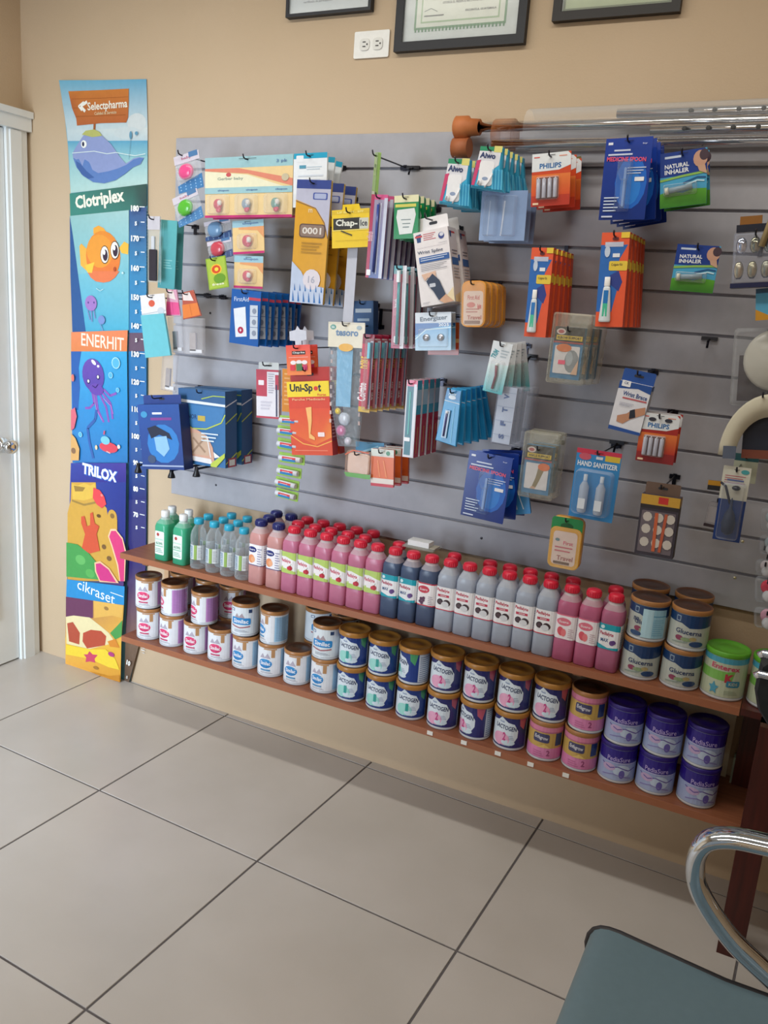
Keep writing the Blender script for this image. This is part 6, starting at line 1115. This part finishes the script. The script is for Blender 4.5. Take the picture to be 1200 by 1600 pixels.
# --- aluminium crutch tubes lying across the top of the panel
cbn = empty('crutch_bundle', (0, 0, 0), 'bundle of aluminium crutches wrapped in plastic lying along the panel top', 'crutches')
def crutch(x0, x1, z, y, r, tip, lb, holes):
    g = G(); g.tube([(x0, y, z), (x1, y, z)], r, 'D8D8DC', 'chrome', 16); o = g.obj('tube', cbn)
    if tip:
        g = G(); R_ = []
        for xx, rr_ in ((x0-.050, .024), (x0-.046, .030), (x0-.012, .030), (x0-.006, .023), (x0+.022, .021), (x0+.02, r+.001)): R_.append([(xx, y+rr_*math.cos(2*PI*j/16), z+rr_*math.sin(2*PI*j/16)) for j in range(16)])
        g.grid(R_, 'C0703C', 'rubber', cap0=True); g.obj('rubber_tip', o)
    for i in range(holes):
        xx = 1.78+i*.055
        if x0 < xx < x1: g = G(); g.ball((xx, y-r, z), .0055, '1E1C1C', 'rubber', sy=.35); g.obj('button', o)
    return o
zz = ZB+12*GR
crutch(1.215, 2.7, zz-.006, -.075, .013, True, 'upper left aluminium crutch tube with orange rubber tip', 0)
crutch(1.28, 2.7, zz-.052, -.080, .012, False, 'lower left aluminium crutch tube', 0)
crutch(1.60, 2.75, zz+.022, -.055, .012, False, 'upper right aluminium crutch tube with adjustment holes', 12)
crutch(1.70, 2.75, zz-.030, -.110, .012, False, 'lower right aluminium crutch tube with adjustment holes', 12)
g = G()
for x, rr_ in ((1.315, .027), ):
    g.tube([(x-.03, -.078, zz-.028), (x+.025, -.078, zz-.028)], .040, 'C0703C', 'bag', 14)
g.obj('foam_sleeve', cbn)
g = G(); g.tube([(1.38, -.085, zz-.02), (1.9, -.085, zz-.015), (2.72, -.085, zz-.005)], .052, 'E0E4E8', 'clear', 14, caps=False); g.obj('plastic_wrap', cbn)
g = G(); g.tube([(1.165, -.075, zz-.058), (1.212, -.075, zz-.058)], .026, 'A86038', 'rubber', 14); g.obj('rubber_foot', cbn)

# ================================================================ waiting chairs, bottom right
sx0, sy0, sy1 = 1.965, -.985, -1.50
g = G(); R_ = []
prof = [(1.985, .340), (1.970, .385), (1.964, .415), (1.966, .432), (1.972, .444), (1.982, .451), (1.996, .4545), (2.015, .455), (2.05, .452), (2.2, .440), (2.40, .445), (2.46, .47), (2.50, .56), (2.55, .80), (2.57, .88)]
pr2 = [(x, z-.006) for x, z in prof]
g.grid([[(x, sy0, z) for x, z in prof], [(x, sy1, z) for x, z in prof]], '647A84', 'vinyl', closed=False)
g.grid([[(x+.006, sy0, z-.014) for x, z in prof], [(x+.006, sy1, z-.014) for x, z in prof]], '6E7C80', 'vinyl', closed=False)
ch = g.obj('waiting_chair', label='grey waiting chair with chrome armrest at the bottom right', cat='chair')
for yy in (sy0+.004, sy1-.004): g = G(); g.tube([(x, yy, z-.006) for x, z in prof], .008, '2C2A2E', 'rubber', 8); g.obj('edge_trim', ch)
for ya, nm in ((-.955, 0), (-1.53, 1)):
    pts = [(2.50, .70), (2.40, .705), (2.28, .705), (2.22, .70), (2.165, .692), (2.130, .672), (2.118, .635), (2.125, .590), (2.150, .550), (2.20, .500), (2.26, .462), (2.33, .42), (2.38, .40)]
    P_ = [Vector((x, ya, z)) for x, z in pts]; sm = []
    for i in range(len(P_)-1):
        a, b_, c, d_ = P_[max(i-1, 0)], P_[i], P_[i+1], P_[min(i+2, len(P_)-1)]
        for t in (0, .25, .5, .75):
            sm.append(tuple(.5*((2*b_)+(c-a)*t+(2*a-5*b_+4*c-d_)*t*t+(3*b_-a-3*c+d_)*t**3)))
    sm.append(tuple(P_[-1])); g = G(); g.tube(sm, .016, 'DCE4EE', 'chrome', 18, rx=.026); g.obj('armrest', ch)
g = G(); g.box(2.1, 2.55, -1.26, -1.22, .36, .42, '2A2A2E', 'steel'); g.obj('beam', ch)
for x in (2.22, 2.5): g = G(); g.tube([(x, -1.24, .36), (x, -1.24, .012)], .018, '2A2A2E', 'steel'); g.box(x-.03, x+.03, -1.45, -1.03, 0, .02, '2A2A2E', 'steel'); g.obj('leg', ch)
# chair back with chrome rails at the right edge
g = G(); g.prism([(0, -.02), (.012, -.06), (.06, -.12), (.15, -.17), (.40, -.17), (.44, -.1), (.44, .06), (.02, .06), (.002, .04)], 0, .05, '1A2026', 'vinyl', .01)
c2 = g.obj('dark_chair', label='dark chair back with chrome rails at the right edge', cat='chair'); c2.location = (2.158, -.62, .852)
for z in (.066, .022): g = G(); g.tube([(-.002, -.014, z-.006), (.004, -.016, z), (.03, -.016, z), (.44, -.016, z)], .008, 'E8ECF4', 'chrome', 10); g.obj('rail', c2)
for x in (.2, .4):
    g = G(); g.tube([(x, .025, -.16), (x+.02, .03, -.45), (x+.02, .03, -.852)], .012, 'C8CCD0', 'chrome', 10); g.obj('leg', c2)
g = G(); g.box(.15, .44, .05, .34, -.46, -.42, '1A2026', 'vinyl'); g.obj('seat', c2)
for x in (.2, .4): g = G(); g.tube([(x+.02, .32, -.46), (x+.02, .32, -.852)], .012, 'C8CCD0', 'chrome', 10); g.obj('leg', c2)
